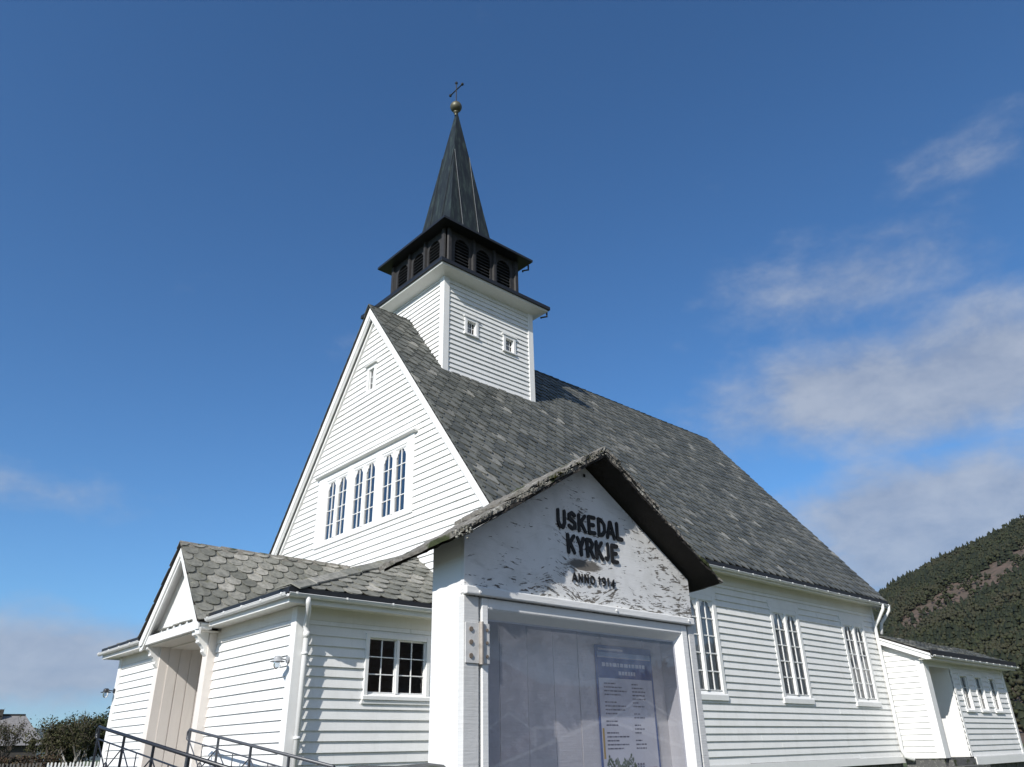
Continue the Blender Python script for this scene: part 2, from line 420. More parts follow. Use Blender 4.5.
# window in local space: x right, y into the wall, z up; glass plane at y=+.035
def window(parent, origin, rz, W, H, casing, lights, rows, cols=2, arch=False, sill=True, curtains=False, mull=.09, hood=False, proud=.045, bars=.017, glass_m=None, simple_case=True, sillh=.14, inset=.035):
    me = MB(); c = casing
    if simple_case:
        me.box(0, c, -proud, .06, sillh*.5 if sill else 0, H-.0).box(W-c, W, -proud, .06, sillh*.5 if sill else 0, H)
        me.box(c, W-c, -proud+.003, .06, H-c, H-.002)
        if not sill: me.box(c, W-c, -proud+.003, .06, .0, c)
    o = me.build('window', M_TRIM, parent, loc=Vector(origin)-root_loc(parent), bevel=.005); o.rotation_euler.z = rz
    z0 = sillh if sill else c; z1 = H-c; x0 = c; x1 = W-c
    if sill:
        s = MB(); s.prism([(-.02, -proud-.022, 0), (-.02, -proud-.022, sillh*.55), (-.02, -.0, sillh), (-.02, .05, sillh), (-.02, .05, 0)], (W+.04, 0, 0))
        s.build('sill', M_TRIM, o, loc=(0, 0, 0), bevel=.004)
    sa = MB(); lw = (x1-x0-(lights-1)*mull)/lights; st = .022
    gp = MB()
    for L in range(lights):
        a = x0+L*(lw+mull); b = a+lw
        if L: sa.box(a-mull, a, inset-.055, inset+.02, z0, z1)
        sa.box(a, a+st, inset-.03, inset+.015, z0, z1).box(b-st, b, inset-.03, inset+.015, z0, z1)
        sa.box(a+st, b-st, inset-.0285, inset+.015, z0, z0+st).box(a+st, b-st, inset-.0285, inset+.015, z1-st, z1)
        ga, gb, gz0, gz1 = a+st, b-st, z0+st, z1-st
        for k in range(1, cols): x = ga+(gb-ga)*k/cols; sa.box(x-bars/2, x+bars/2, inset-.018, inset+.01, gz0, gz1)
        for k in range(1, rows): z = gz0+(gz1-gz0)*k/rows; sa.box(ga, gb, inset-.0165, inset+.009, z-bars/2, z+bars/2)
        if arch:
            mid = (ga+gb)/2; hh = (gb-ga)*.5; g = gb-ga
            for sgn, e in ((1, ga), (-1, gb)):
                pl = [(e, inset-.02, gz1), (e, inset-.02, gz1-hh*.95), (e+sgn*g*.07, inset-.02, gz1-hh*.78), (e+sgn*g*.10, inset-.02, gz1-hh*.52), (e+sgn*g*.20, inset-.02, gz1-hh*.40), (e+sgn*g*.24, inset-.02, gz1-hh*.14), (e+sgn*g*.36, inset-.02, gz1)]
                sa.prism(pl, (0, .03, 0))
        gp.add([(ga-.01, inset, gz0-.01), (gb+.01, inset, gz0-.01), (gb+.01, inset, gz1+.01), (ga-.01, inset, gz1+.01)], [(0, 1, 2, 3)])
    sa.build('sash', M_SASH, o, loc=(0, 0, 0), bevel=.003)
    gp.build('pane', glass_m or M_GLASS, o, loc=(0, 0, 0))
    if curtains:
        cb = MB(); n = 60
        for (a, b, ph) in curtains:
            vs = []; fs = []
            for i in range(n+1):
                f = i/n; x = x0+(x1-x0)*(a+(b-a)*f)
                for z, sq in ((z0, 1.0), ((z0+z1)/2, .96), (z1, 1.)):
                    vs.append((x, inset+.055+.022*math.sin(f*(b-a)*58+ph+z*.9)+.01*math.sin(f*31+ph*2+z*3), z))
            for i in range(n):
                for k in range(2): q = i*3+k; fs.append((q, q+3, q+4, q+1))
            cb.add(vs, fs)
        cb.build('curtain', M_CURT, o, True, loc=(0, 0, 0))
    return o

# ================================================================== SETTING
def ground_mat():
    m, N = mat('grass_ground'); P = posv(N)
    c = N.mix(N.noise(P, .6, 6, .65), (.045, .075, .02), (.10, .12, .035))
    c = N.mix(N.mapr(N.noise(P, 9, 5, .7), .5, .75), c, (.12, .10, .055))
    finish(N, c, .9, N.noise(P, 30, 6, .7), .9, .03)
    return m
M_GRASS = ground_mat()
M_ASPH = simple('asphalt', (.052, .052, .054), .85, 0, .25, 3, .3, .8, 140)
M_GRAVEL = simple('gravel_path', (.19, .175, .155), .9, 0, .4, 20, .3, 1., 90)
GZ = -.60; RZ = -1.25
g = MB()
g.add([(-6000, -12.25, GZ), (9000, -12.25, GZ), (9000, 9000, GZ), (-6000, 9000, GZ)], [(0, 1, 2, 3)])
g.add([(-6000, -9000, RZ), (9000, -9000, RZ), (9000, -12.6, RZ), (-6000, -12.6, RZ)], [(0, 1, 2, 3)])
g.add([(-6000, -12.6, RZ), (9000, -12.6, RZ), (9000, -12.25, GZ), (-6000, -12.25, GZ)], [(0, 1, 2, 3)])
tag(g.build('ground', M_GRASS), kind='structure')
rd = MB().add([(-400, -22.5, RZ+.004), (400, -22.5, RZ+.004), (400, -13.3, RZ+.004), (-400, -13.3, RZ+.004)], [(0, 1, 2, 3)])
tag(rd.build('road', M_ASPH), kind='structure')
pt = MB().add([(-9, -6.5, GZ+.004), (-3.6, -6.5, GZ+.004), (-3.6, 7, GZ+.004), (-9, 7, GZ+.004)], [(0, 1, 2, 3)])
tag(pt.build('path', M_GRAVEL), kind='structure')

# ================================================================== CHURCH
CH = thing('church', (7.8, 0, GZ), 'white clapboard wooden church with dark slate roof and black belfry with pointed spire', 'church')
H, SL = 10.98, 1.35; EW = 5.0; WY = 4.65; XF = .2; XB = 15.5
UP = Vector((0, 1, SL)).normalized(); SLEN = EW*math.sqrt(1+SL*SL)
rz_mX = -math.pi/2                                   # rotation of things on walls that face -X
def roofz(y): return H-SL*abs(y)

# --- nave walls
NW = [5.65, 9.48, 13.27]; WW, WH, WZ0 = 1.42, 2.28, 1.25
ops = [(x+.06, x+WW-.06, WZ0+.02, WZ0+WH-.05) for x in NW]
clap('wall', (0, -WY, 0), (1, 0, 0), (0, -1, 0), [(XF, -.02), (XB, -.02), (XB, 4.12), (XF, 4.12)], ops, parent=CH, label='south side wall of the nave, narrow white lapped boards with three tall windows')
clap('wall', (0, WY, 0), (1, 0, 0), (0, 1, 0), [(XF, -.02), (XB, -.02), (XB, 4.12), (XF, 4.12)], [], parent=CH)
gz = H-.32
gp = [(-WY, -.02), (WY, -.02), (WY, gz-SL*WY), (0, gz), (-WY, gz-SL*WY)]
GW = [(-2.04, 2.20, 4.99, 6.76), (-.22, .19, 8.55, 9.27)]
# on the front gable u = -y
gops = [(-b, -a, c, d) for a, b, c, d in GW]
clap('wall', (XF, 0, 0), (0, -1, 0), (-1, 0, 0), [(-a, b) for a, b in gp][::-1], gops, parent=CH, label='sunlit front gable wall of white lapped boards')
clap('wall', (XB, 0, 0), (0, 1, 0), (1, 0, 0), gp, [], parent=CH)
st = MB(); st.box(XF+.03, XB-.03, -WY+.03, WY-.03, GZ-.2, -.03); st.box(-3.07, XF, -3.78, 4.62, GZ-.2, -.2)
each(st, 'foundation', M_STONE, CH)
MB().box(XF-.03, XB+.03, -WY-.05, -WY-.002, -.19, -.022).build('skirting_board', M_TRIM, CH, bevel=.004)
cb = MB()
for x in (XF-.02, XB-.1):
    for s in (-1, 1): cb.box(x, x+.12, s*WY, s*(WY+.04), -.02, 4.1)
each(cb, 'corner_board', M_TRIM, CH, .004)
MB().box(XF, XB, -WY-.034, -WY-.002, 3.86, 4.1).build('frieze_board', M_SOFF, CH, bevel=.003)
# --- eaves
for s in (-1, 1):
    MB().box(-.02, 15.88, s*WY, s*(EW-.01), 4.10, 4.125).build('soffit', M_SOFF, CH)
    MB().box(-.02, 15.88, s*(EW-.03), s*(EW-.005), 4.06, 4.19).build('fascia_board', M_TRIM, CH)
def gutter(p0, p1, out, parent, name='gutter', r=.055, brackets=.62, blabel=None):
    p0 = Vector(p0); p1 = Vector(p1); out = Vector(out); mb = MB(); n = 8; vs = []; fs = []
    for P in (p0, p1):
        for sc in (1., .86):
            for i in range(n+1):
                a = math.pi*i/n; vs.append(P+out*(r*sc*math.cos(a)) - Vector((0, 0, r*sc*math.sin(a))))
    m1 = n+1
    for i in range(n):
        fs.append((i, i+1, 2*m1+i+1, 2*m1+i)); fs.append((m1+i+1, m1+i, 3*m1+i, 3*m1+i+1))
        fs.append((i+1, i, m1+i, m1+i+1)); fs.append((2*m1+i, 2*m1+i+1, 3*m1+i+1, 3*m1+i))
    fs += [(0, 2*m1, 3*m1, m1), (n, m1+n, 3*m1+n, 2*m1+n)]
    mb.add(vs, fs); mb.tube([p0+out*r+Vector((0, 0, .004)), p1+out*r+Vector((0, 0, .004))], .008, 6)
    g = mb.build(name, M_GUT, parent)
    L = (p1-p0).length; k = int(L/brackets); t = (p1-p0).normalized(); bb = MB()
    for i in range(k+1):
        c = p0+t*(.12+(L-.24)*i/max(1, k)); vs = []
        for a_, rr in [(math.pi*j/8, r+.007) for j in range(9)]: vs.append(c+out*(rr*math.cos(a_))-Vector((0, 0, rr*math.sin(a_))))
        vs2 = [v+t*.022 for v in vs]; base = [v+t*0 for v in vs]
        bb.add(base+vs2, [(j, j+1, 9+j+1, 9+j) for j in range(8)])
        bb.box(c.x-.011 if abs(t.x) > .5 else c.x+out.x*r-.012, c.x+.011 if abs(t.x) > .5 else c.x+out.x*r+.012,
               c.y+out.y*r-.012 if abs(t.x) > .5 else c.y-.011, c.y+out.y*r+.012 if abs(t.x) > .5 else c.y+.011, c.z-.012, c.z+.022)
    for i in range(0, len(bb.parts), 2):
        a, b, c_, d = bb.parts[i][0], bb.parts[i+1][1], bb.parts[i][2], bb.parts[i+1][3]
        q = MB(); q.v = bb.v[a:b]; q.f = [tuple(e-a for e in f) for f in bb.f[c_:d]]; q.build('gutter_bracket', M_TRIM, g)
    return g
gutter((-.02, -5.05, 4.135), (15.93, -5.05, 4.135), (0, -1, 0), CH, r=.040)
gutter((-.02, 5.065, 4.185), (15.93, 5.065, 4.185), (0, 1, 0), CH)

# --- nave roof slates (ridge a little shorter than the eaves, as the rear verge leans)
slates('roof', (0, -EW, H-SL*EW), (1, 0, 0), (0, 1, SL), [(-.02, 0), (15.9, 0), (15.15, SLEN), (-.02, SLEN)], .31, .235, M_SLATE, CH, seed=3, hook=.0, rnd_end=.62, th=.021, diag=.80)
slates('roof', (0, EW, H-SL*EW), (1, 0, 0), (0, -1, SL), [(-.02, 0), (15.9, 0), (15.15, SLEN), (-.02, SLEN)], .31, .235, M_SLATE, CH, seed=4)
rc = MB()
x = -.06; r5 = random.Random(5)
while x < 15.1:
    L = min(.52, 15.16-x)
    for s in (-1, 1):
        dz = r5.uniform(0, .012)
        rc.prism([(x, 0, H+.055+dz), (x, s*.17, H+.055-SL*.17+dz), (x, s*.17, H+.03-SL*.17+dz), (x, 0, H+.03+dz)], (L+.02, 0, 0))
    x += .5
rc.build('ridge_cap', M_SLATE, CH)
MB().box(-.03, 15.9, -EW-.045, -EW-.01, 4.165, 4.262).build('eave_flashing', M_FLASH, CH)
# --- bargeboards on the front gable: outer board, inner moulding, sloping soffit
for s in (-1, 1):
    b = MB()
    def sl(y, d): return (y, H-SL*abs(y)-d)
    for x0, x1, d0, d1 in ((0.0, .03, .035, .30), (.03, .075, .14, .36), (.12, .20, .33, .46)):
        ye = s*(EW-.02)
        pl = [(x0, 0, H-d0), (x0, ye, H-SL*abs(ye)-d0), (x0, ye, H-SL*abs(ye)-d1), (x0, 0, H-d1)]
        b.prism(pl, (x1-x0, 0, 0))
    b.prism([(.03, 0, H-.06), (.03, ye, H-SL*abs(ye)-.06), (.03, ye, H-SL*abs(ye)-.09), (.03, 0, H-.09)], (.2, 0, 0))
    b.build('bargeboard', M_TRIM, CH, bevel=.004)

# --- nave windows
for i, x in enumerate(NW):
    o = window(CH, (x, -WY, WZ0), 0, WW, WH, .12, 2, 5, arch=True, curtains=[(.17, .49, i), (.67, .998, i+2)] if i < 2 else [(.01, .49, 1), (.52, .998, 4)], mull=.08, sillh=.20, proud=.04, glass_m=M_GLASSN, inset=.008, bars=.029)
    o['label'] = 'tall window of ten arched panes over ten rows, ' + ('partly behind the notice board' if i == 0 else 'in the middle of the side wall' if i == 1 else 'nearest the annex')
    o['label'] = ['tall arched nave window half hidden by the notice board', 'tall arched nave window in the middle of the side wall', 'tall arched nave window nearest the side annex'][i]
    MB().box(x-.05, x+WW+.05, -WY-.034, -WY-.02, WZ0+WH, WZ0+WH+.16).build('head_board', M_TRIM, CH)
# --- gable windows: three in one casing under a hood
cz0, cz1 = 4.98, 6.78
for k, yl in enumerate((1.80, .53, -.73)):
    o = window(CH, (XF, yl, cz0+.05), rz_mX, 1.06, 1.60, .055, 2, 4, arch=True, mull=.085, sill=False, proud=.035, glass_m=M_GLASSB, inset=.008, bars=.021)
    o['label'] = ['leftmost of the three arched gable windows', 'middle of the three arched gable windows', 'rightmost of the three arched gable windows'][k]
cs = MB(); X0 = XF-.05; X1 = XF+.0
for ya, yb in ((2.20, 1.80), (.74, .53), (-.53, -.73), (-1.79, -2.05)): cs.box(X0, X1+.04, yb, ya, cz0, cz1)
cs.box(X0+.004, X1+.03, -2.049, 2.199, cz0-.02, cz0+.05); cs.box(X0+.004, X1+.03, -2.049, 2.199, cz0+1.65, cz1)
cs.build('window_casing', M_TRIM, CH, bevel=.004)
MB().prism([(XF-.05, 2.3, cz1+.002), (XF-.14, 2.3, cz1+.03), (XF-.14, 2.3, cz1+.055), (XF, 2.3, cz1+.12), (XF, 2.3, cz1+.002)], (0, -4.46, 0)).build('window_hood', M_TRIM, CH, bevel=.003)
window(CH, (XF, .21, 8.50), rz_mX, .44, .78, .10, 1, 3, sill=False, proud=.035)['label'] = 'small six-pane window high in the front gable'
MB().prism([(XF-.03, .25, 9.285), (XF-.10, .25, 9.29), (XF-.10, .25, 9.31), (XF, .25, 9.35), (XF, .25, 9.285)], (0, -.52, 0)).build('window_hood', M_TRIM, CH)

# --- tower
TCX, TH = 2.82, 1.55; TZ = 11.80
tx0, tx1 = TCX-TH, TCX+TH
tw = [(1.93, 10.17), (3.27, 10.12)]
tops = [(x+.04, x+.42, z+.04, z+.48) for x, z in tw]
tb = roofz(TH)-.05
clap('tower_wall', (0, -TH, 0), (1, 0, 0), (0, -1, 0), [(tx0, tb), (tx1, tb), (tx1, TZ), (tx0, TZ)], tops, exp=.138, parent=CH, z0=tb+.08)
clap('tower_wall', (0, TH, 0), (1, 0, 0), (0, 1, 0), [(tx0, tb), (tx1, tb), (tx1, TZ), (tx0, TZ)], exp=.138, parent=CH)
for X, nx, us in ((tx0, -1, -1), (tx1, 1, 1)):
    clap('tower_wall', (X, 0, 0), (0, us, 0), (nx, 0, 0), [(-TH, tb), (0, H-.1), (TH, tb), (TH, TZ), (-TH, TZ)], exp=.138, parent=CH)
t = MB(); c0 = .045
for sx in (-1, 1):
    for sy in (-1, 1):
        X = TCX+sx*TH; Y = sy*TH; zb = tb-.05 if True else 0
        t.box(X+sx*c0, X-sx*.14, Y, Y+sy*c0, zb, TZ); t.box(X, X+sx*(c0-.003), Y, Y-sy*.14, zb, TZ)
each(t, 'corner_board', M_TRIM, CH, .004)
MB().box(tx0, tx1, -TH-.04, -TH-.001, tb-.02, tb+.08).build('skirting_board', M_TRIM, CH)
# lead apron where the tower meets the slates
MB().prism([(tx0-.14, -TH-.16, roofz(TH+.16)+.05), (tx0-.14, -TH+.02, roofz(TH-.02)+.06), (tx1+.1, -TH+.02, roofz(TH-.02)+.06), (tx1+.1, -TH-.16, roofz(TH+.16)+.05)], (0, 0, .015)).build('apron_flashing', M_SLATE, CH)
for x, z in tw:
    o = window(CH, (x, -TH, z), 0, .46, .52, .085, 1, 2, cols=3, sill=True, sillh=.07, proud=.05, bars=.02)
    MB().box(x-.04, x+.50, -TH-.07, -TH-.002, z+.52, z+.55).build('window_hood', M_TRIM, o if False else CH)
# lower cornice: white soffit, black edge, small skirt roof
C1 = 1.965
cor = MB(); zi = TZ-.04
so = [(-C1+.05, zi+.0), (-TH, zi-.02)]
inner, outer = TH+.01, C1-.055
for a in range(4):
    ca, sa_ = [(1, 0), (0, 1), (-1, 0), (0, -1)][a]
    def rot(px, py, z): return (TCX+px*ca-py*sa_, px*sa_+py*ca, z)
    cor.add([rot(inner, -inner, zi-.10), rot(inner, inner, zi-.10), rot(outer, outer, zi+.0), rot(outer, -outer, zi+.0)], [(0, 1, 2, 3)])
    cor.add([rot(outer, -outer, zi+.0), rot(outer, outer, zi+.0), rot(outer, outer, zi+.07), rot(outer, -outer, zi+.07)], [(0, 1, 2, 3)])
cor.build('cornice_soffit', M_TRIM, CH)
sk = MB()
def frus(mb, h0, z0, h1, z1, cx=TCX):
    a = [(cx+sx*h0, sy*h0, z0) for sx, sy in ((-1, -1), (1, -1), (1, 1), (-1, 1))]; b = [(cx+sx*h1, sy*h1, z1) for sx, sy in ((-1, -1), (1, -1), (1, 1), (-1, 1))]
    mb.add(a+b, [(0, 3, 2, 1), (4, 5, 6, 7)]+[(i, (i+1) % 4, 4+(i+1) % 4, 4+i) for i in range(4)])
frus(sk, C1, zi+.06, C1, zi+.16); frus(sk, C1, zi+.161, 1.42, zi+.46)
sk.build('skirt_roof', M_BLACK, CH)
# belfry
BC = 2.79; BH = 1.34; bz0, bz1 = zi+.40, 13.50
bl = MB(); bl.box(BC-BH+.10, BC+BH-.10, -BH+.10, BH-.10, bz0, bz1)
BEL = bl.build('belfry', M_DARK, CH)
def arch_pts(w, zc, n=8): return [(w*math.cos(math.pi*i/n), zc+w*math.sin(math.pi*i/n)) for i in range(n+1)]
for a in range(4):
    ca, sa_ = [(1, 0), (0, 1), (-1, 0), (0, -1)][a]
    def rot(px, py, z): return (BC+px*ca-py*sa_, px*sa_+py*ca, z)
    for sgn in (-1, 1):
        mb = MB(); yy = sgn*(BH-.10)
        mb.add([rot(BH+.0, yy-.07, bz0), rot(BH+.0, yy+.07, bz0), rot(BH+.0, yy+.07, bz1), rot(BH+.0, yy-.07, bz1),
                rot(BH+.05, yy-.05, bz0), rot(BH+.05, yy+.05, bz0), rot(BH+.05, yy+.05, bz1), rot(BH+.05, yy-.05, bz1)],
               [(4, 5, 6, 7), (0, 4, 7, 3), (5, 1, 2, 6), (0, 1, 5, 4), (7, 6, 2, 3)])
        # corner post square
        mb.add([rot(BH-.12, yy-.10, bz0), rot(BH, yy-.10, bz0), rot(BH, yy+.10, bz0), rot(BH-.12, yy+.10, bz0),
                rot(BH-.12, yy-.10, bz1), rot(BH, yy-.10, bz1), rot(BH, yy+.10, bz1), rot(BH-.12, yy+.10, bz1)],
               [(0, 1, 5, 4), (1, 2, 6, 5), (2, 3, 7, 6), (3, 0, 4, 7)])
        mb.build('corner_post', M_BELP, CH)
    bw = (2*BH-.36)/3
    for k in range(3):
        yc = -BH+.18+bw*(k+.5); hw = bw/2-.13; zs = bz0+.10; zc = bz1-.38-hw*.2
        # panel with arched hole: outer frame to arch outline
        pan = MB(); out = [(-bw/2, zs-.10), (bw/2, zs-.10)]; ar = arch_pts(hw, zc)
        # left & right stiles, bottom rail, spandrels
        def q4(pts2, d0=.0, d1=.05):
            n = len(pts2); vs = [rot(BH-.06+d0, yc+p[0], p[1]) for p in pts2]+[rot(BH-.06+d1, yc+p[0], p[1]) for p in pts2]
            pan.add(vs, [tuple(range(n)), tuple(range(n, 2*n))]+[(i, (i+1) % n, n+(i+1) % n, n+i) for i in range(n)])
        q4([(-bw/2, bz0), (-hw, bz0), (-hw, zc), (-bw/2, zc)]); q4([(hw, bz0), (bw/2, bz0), (bw/2, zc), (hw, zc)]); q4([(-hw, bz0), (hw, bz0), (hw, zs), (-hw, zs)])
        ztop = bz1
        arr = ar[::-1]
        for i in range(8):
            p, q = arr[i], arr[i+1]
            xa = -bw/2+(bw)*i/8; xb = -bw/2+bw*(i+1)/8
            q4([p, q, (xb, ztop), (xa, ztop)])
        q4([(-bw/2, zc), (-hw, zc), (-bw/2, ztop)])
        q4([(hw, zc), (bw/2, zc), (bw/2, ztop)])
        pan.build('arched_panel', M_BELP, CH)
        if k < 2:
            ps = MB(); yb = yc+bw/2
            ps.add([rot(BH-.01, yb-.055, bz0), rot(BH-.01, yb+.055, bz0), rot(BH-.01, yb+.055, bz1), rot(BH-.01, yb-.055, bz1),
                    rot(BH+.06, yb-.04, bz0), rot(BH+.06, yb+.04, bz0), rot(BH+.06, yb+.04, bz1), rot(BH+.06, yb-.04, bz1)],
                   [(4, 5, 6, 7), (0, 4, 7, 3), (5, 1, 2, 6), (0, 1, 5, 4), (7, 6, 2, 3)])
            ps.build('belfry_pilaster', M_BELP, CH)
        lv = MB(); z = zs+.03
        while z < zc+hw-.05:
            h_ = hw if z < zc else math.sqrt(max(.001, hw*hw-(z-zc)**2))
            vs = [rot(BH-.03, yc-h_, z-.03), rot(BH-.03, yc+h_, z-.03), rot(BH-.10, yc+h_, z+.05), rot(BH-.10, yc-h_, z+.05),
                  rot(BH-.03, yc-h_, z-.012), rot(BH-.03, yc+h_, z-.012), rot(BH-.10, yc+h_, z+.068), rot(BH-.10, yc-h_, z+.068)]
            lv.add(vs, [(0, 3, 2, 1), (4, 5, 6, 7), (0, 1, 5, 4), (2, 3, 7, 6), (1, 2, 6, 5), (3, 0, 4, 7)]); z += .105
        lv.build('louvre', M_BELF, CH)
uc = MB(); frus(uc, 1.66, 13.51, 1.66, 13.58, BC); frus(uc, 1.64, 13.581, .92, 13.80, BC)
uc.build('belfry_cornice', M_BLACK, CH)
# spire (square pyramid with seams)
SPX = 2.765; SPB = .865; SPZ0 = 13.76; SPZ1 = 19.62
sp = MB(); n = 14; rs = random.Random(2)
base = [(-1, -1), (1, -1), (1, 1), (-1, 1)]
vs = []
for i in range(n+1):
    f = i/n; h = SPB*(1-f)+.035*f; z = SPZ0+(SPZ1-SPZ0)*f
    for sx, sy in base: vs.append((SPX+sx*h, sy*h, z))
fs = [(i*4+k, i*4+(k+1) % 4, (i+1)*4+(k+1) % 4, (i+1)*4+k) for i in range(n) for k in range(4)]+[(n*4, n*4+1, n*4+2, n*4+3)]
sp.add(vs, fs); SPO = sp.build('spire', M_SPIRE, CH)
# small cover board at the foot of the spire
for a in range(4):
    ca, sa_ = [(1, 0), (0, 1), (-1, 0), (0, -1)][a]
    for off, top in ((-.30, .67), (.30, .67)):
        def P(f, o_, e=.018):
            h = SPB*(1-f)+.035*f; return Vector((SPX+(h+e)*ca-o_*sa_, (h+e)*sa_+o_*ca, SPZ0+(SPZ1-SPZ0)*f))
        sm = MB().tube([P(.0, off), P(top, off)], .010, 5); sm.build('seam', M_SEAM if a in (3, 0) else M_SPIRE, CH)
bz = 19.93
nb = 14
ball = MB().lathe((2.735, 0, bz), [(max(.001, .20*math.sin(math.pi*i/nb)), -.20*math.cos(math.pi*i/nb)) for i in range(nb+1)], 24)
ball.lathe((2.735, 0, 19.55), [(.05, 0), (.05, .10), (.085, .12), (.085, .16), (.04, .18), (.04, .22)], 14)
ball.build('finial_ball', M_BRASS, CH, True)
cx = MB(); cx.tube([(2.735, 0, bz+.18), (2.735, 0, 21.0)], .018, 8); cx.tube([(2.735, -.30, 20.72), (2.735, .30, 20.72)], .022, 8)
for p in ((2.735, -.33, 20.72), (2.735, .33, 20.72), (2.735, 0, 21.04)):
    cx.lathe(p, [(.001, -.055), (.04, -.035), (.052, 0), (.04, .035), (.001, .055)], 10)
cx.build('cross', M_BLACK, CH)
# little drain spouts on the tower eaves
for (X, Z, L) in ((TCX+C1-.05, zi+.03, .0), (BC+1.62, 13.46, 0)):
    MB().tube([(X, -X*0-(C1 if L == 0 and Z < 12.5 else 1.6)+.1, Z), (X, -(C1 if Z < 12.5 else 1.6)+.1, Z-.16), (X-.14, -(C1 if Z < 12.5 else 1.6)+.2, Z-.20), (X-.14, -(C1 if Z < 12.5 else 1.6)+.2, Z-.24 if Z > 12.5 else Z-.22)], .028, 8).build('tower_downpipe', M_BLACK, CH)

# --- porch (vestibule) with hipped roof and entrance gablet
PX, PY0, PY1 = -3.1, -3.81, 4.65
EX, EY0, EY1 = -3.45, -4.16, 5.0; EZ = 2.62
DR0, DR1 = -.58, 1.66            # recess between the pilasters
clap('wall', (0, PY0, 0), (1, 0, 0), (0, -1, 0), [(PX, -.24), (XF, -.24), (XF, 2.42), (PX, 2.42)], [(-1.82, -.62, 1.16, 2.09)], parent=CH, z0=-.24, label='shaded side wall of the entrance porch, white lapped boards')
clap('wall', (PX, 0, 0), (0, -1, 0), (-1, 0, 0), [(-PY1, -.24), (-DR1-.2, -.24), (-DR1-.2, 2.42), (-PY1, 2.42)], parent=CH, z0=-.24, label='front wall of the porch left of the door')
clap('wall', (PX, 0, 0), (0, -1, 0), (-1, 0, 0), [(-DR0+.2, -.24), (-PY0, -.24), (-PY0, 2.42), (-DR0+.2, 2.42)], parent=CH, z0=-.24, label='front wall of the porch right of the door')
clap('wall', (0, PY1, 0), (1, 0, 0), (0, 1, 0), [(PX, -.24), (XF, -.24), (XF, 2.42), (PX, 2.42)], parent=CH, z0=-.24)
t = MB()
for Y, s in ((PY0, -1), (PY1, 1)):
    t.box(PX-.045, PX+.17, Y, Y+s*.05, -.24, 2.44); t.box(PX-.05, PX, Y+s*.047, Y-s*.12, -.24, 2.44)
each(t, 'corner_board', M_TRIM, CH, .005)
each(MB().box(PX-.03, XF, PY0-.035, PY0-.002, 2.26, 2.46).box(PX-.035, PX-.002, PY0, DR0-.2, 2.26, 2.46).box(PX-.035, PX-.002, DR1+.2, PY1, 2.26, 2.46), 'frieze_board', M_SOFF, CH)
# soffit with boxed sloping eaves
s_ = MB()
s_.box(EX+.01, XF, EY0+.01, PY0, 2.45, 2.475); s_.box(EX+.01, PX, PY0, DR0-.25, 2.45, 2.475); s_.box(EX+.01, PX, DR1+.25, PY1, 2.45, 2.475); s_.box(EX+.01, XF, PY1, EY1-.01, 2.45, 2.475)
each(s_, 'soffit', M_SOFF, CH)
f_ = MB(); f_.box(EX, EX+.022, EY0, -1.16, 2.43, 2.56).box(EX, EX+.022, 2.0, EY1, 2.43, 2.56).box(EX+.022, XF, EY0, EY0+.022, 2.43, 2.56).box(EX+.022, XF, EY1-.022, EY1, 2.43, 2.56)
each(f_, 'fascia_board', M_TRIM, CH)
fl = MB(); fl.box(EX-.035, EX-.02, EY0-.035, -1.14, 2.575, 2.655).box(EX-.035, EX-.02, 2.0, EY1+.035, 2.575, 2.655).box(EX-.02, XF, EY0-.035, EY0-.02, 2.575, 2.655).box(EX-.02, XF, EY1+.02, EY1+.035, 2.575, 2.655)
each(fl, 'eave_flashing', M_FLASH, CH)
gutter((EX-.06, EY0-.055, 2.55), (EX-.06, -1.18, 2.55), (-1, 0, 0), CH, r=.05)
gutter((EX-.055, EY0-.06, 2.55), (XF, EY0-.06, 2.55), (0, -1, 0), CH, r=.05, brackets=.8)
gutter((EX-.06, 1.98, 2.55), (EX-.06, EY1+.06, 2.55), (-1, 0, 0), CH, r=.05)
# roof slopes: front slope .378, side slope .67, hip reaches the gable wall at y=-2.1
FS = 1.38/3.65; HY = -2.1; HZ = EZ+1.38
fS = Vector((1, 0, FS)).normalized(); Lf = 3.65*math.sqrt(1+FS*FS)
GC, GHW, GZR = .42, 1.55, 4.20
slates('porch_roof', (EX, 0, EZ), (0, -1, 0), (1, 0, FS), [(-EY1, 0), (-EY0, 0), (-HY, Lf), (-(5.0-2.06), Lf)], .34, .215, M_SLATE2, CH, seed=8, th=.019, rnd_end=.72)
SS = 1.38/2.06; Ls = 2.06*math.sqrt(1+SS*SS)
slates('porch_roof', (0, EY0, EZ), (1, 0, 0), (0, 1, SS), [(EX, 0), (XF, 0), (XF, Ls), (XF-.01, Ls)], .34, .215, M_SLATE2, CH, seed=9, th=.019, rnd_end=.72)
slates('porch_roof', (0, EY1, EZ), (1, 0, 0), (0, -1, SS), [(EX, 0), (XF, 0), (XF, Ls), (XF-.01, Ls)], .34, .215, M_SLATE2, CH, seed=10, th=.019, rnd_end=.72)
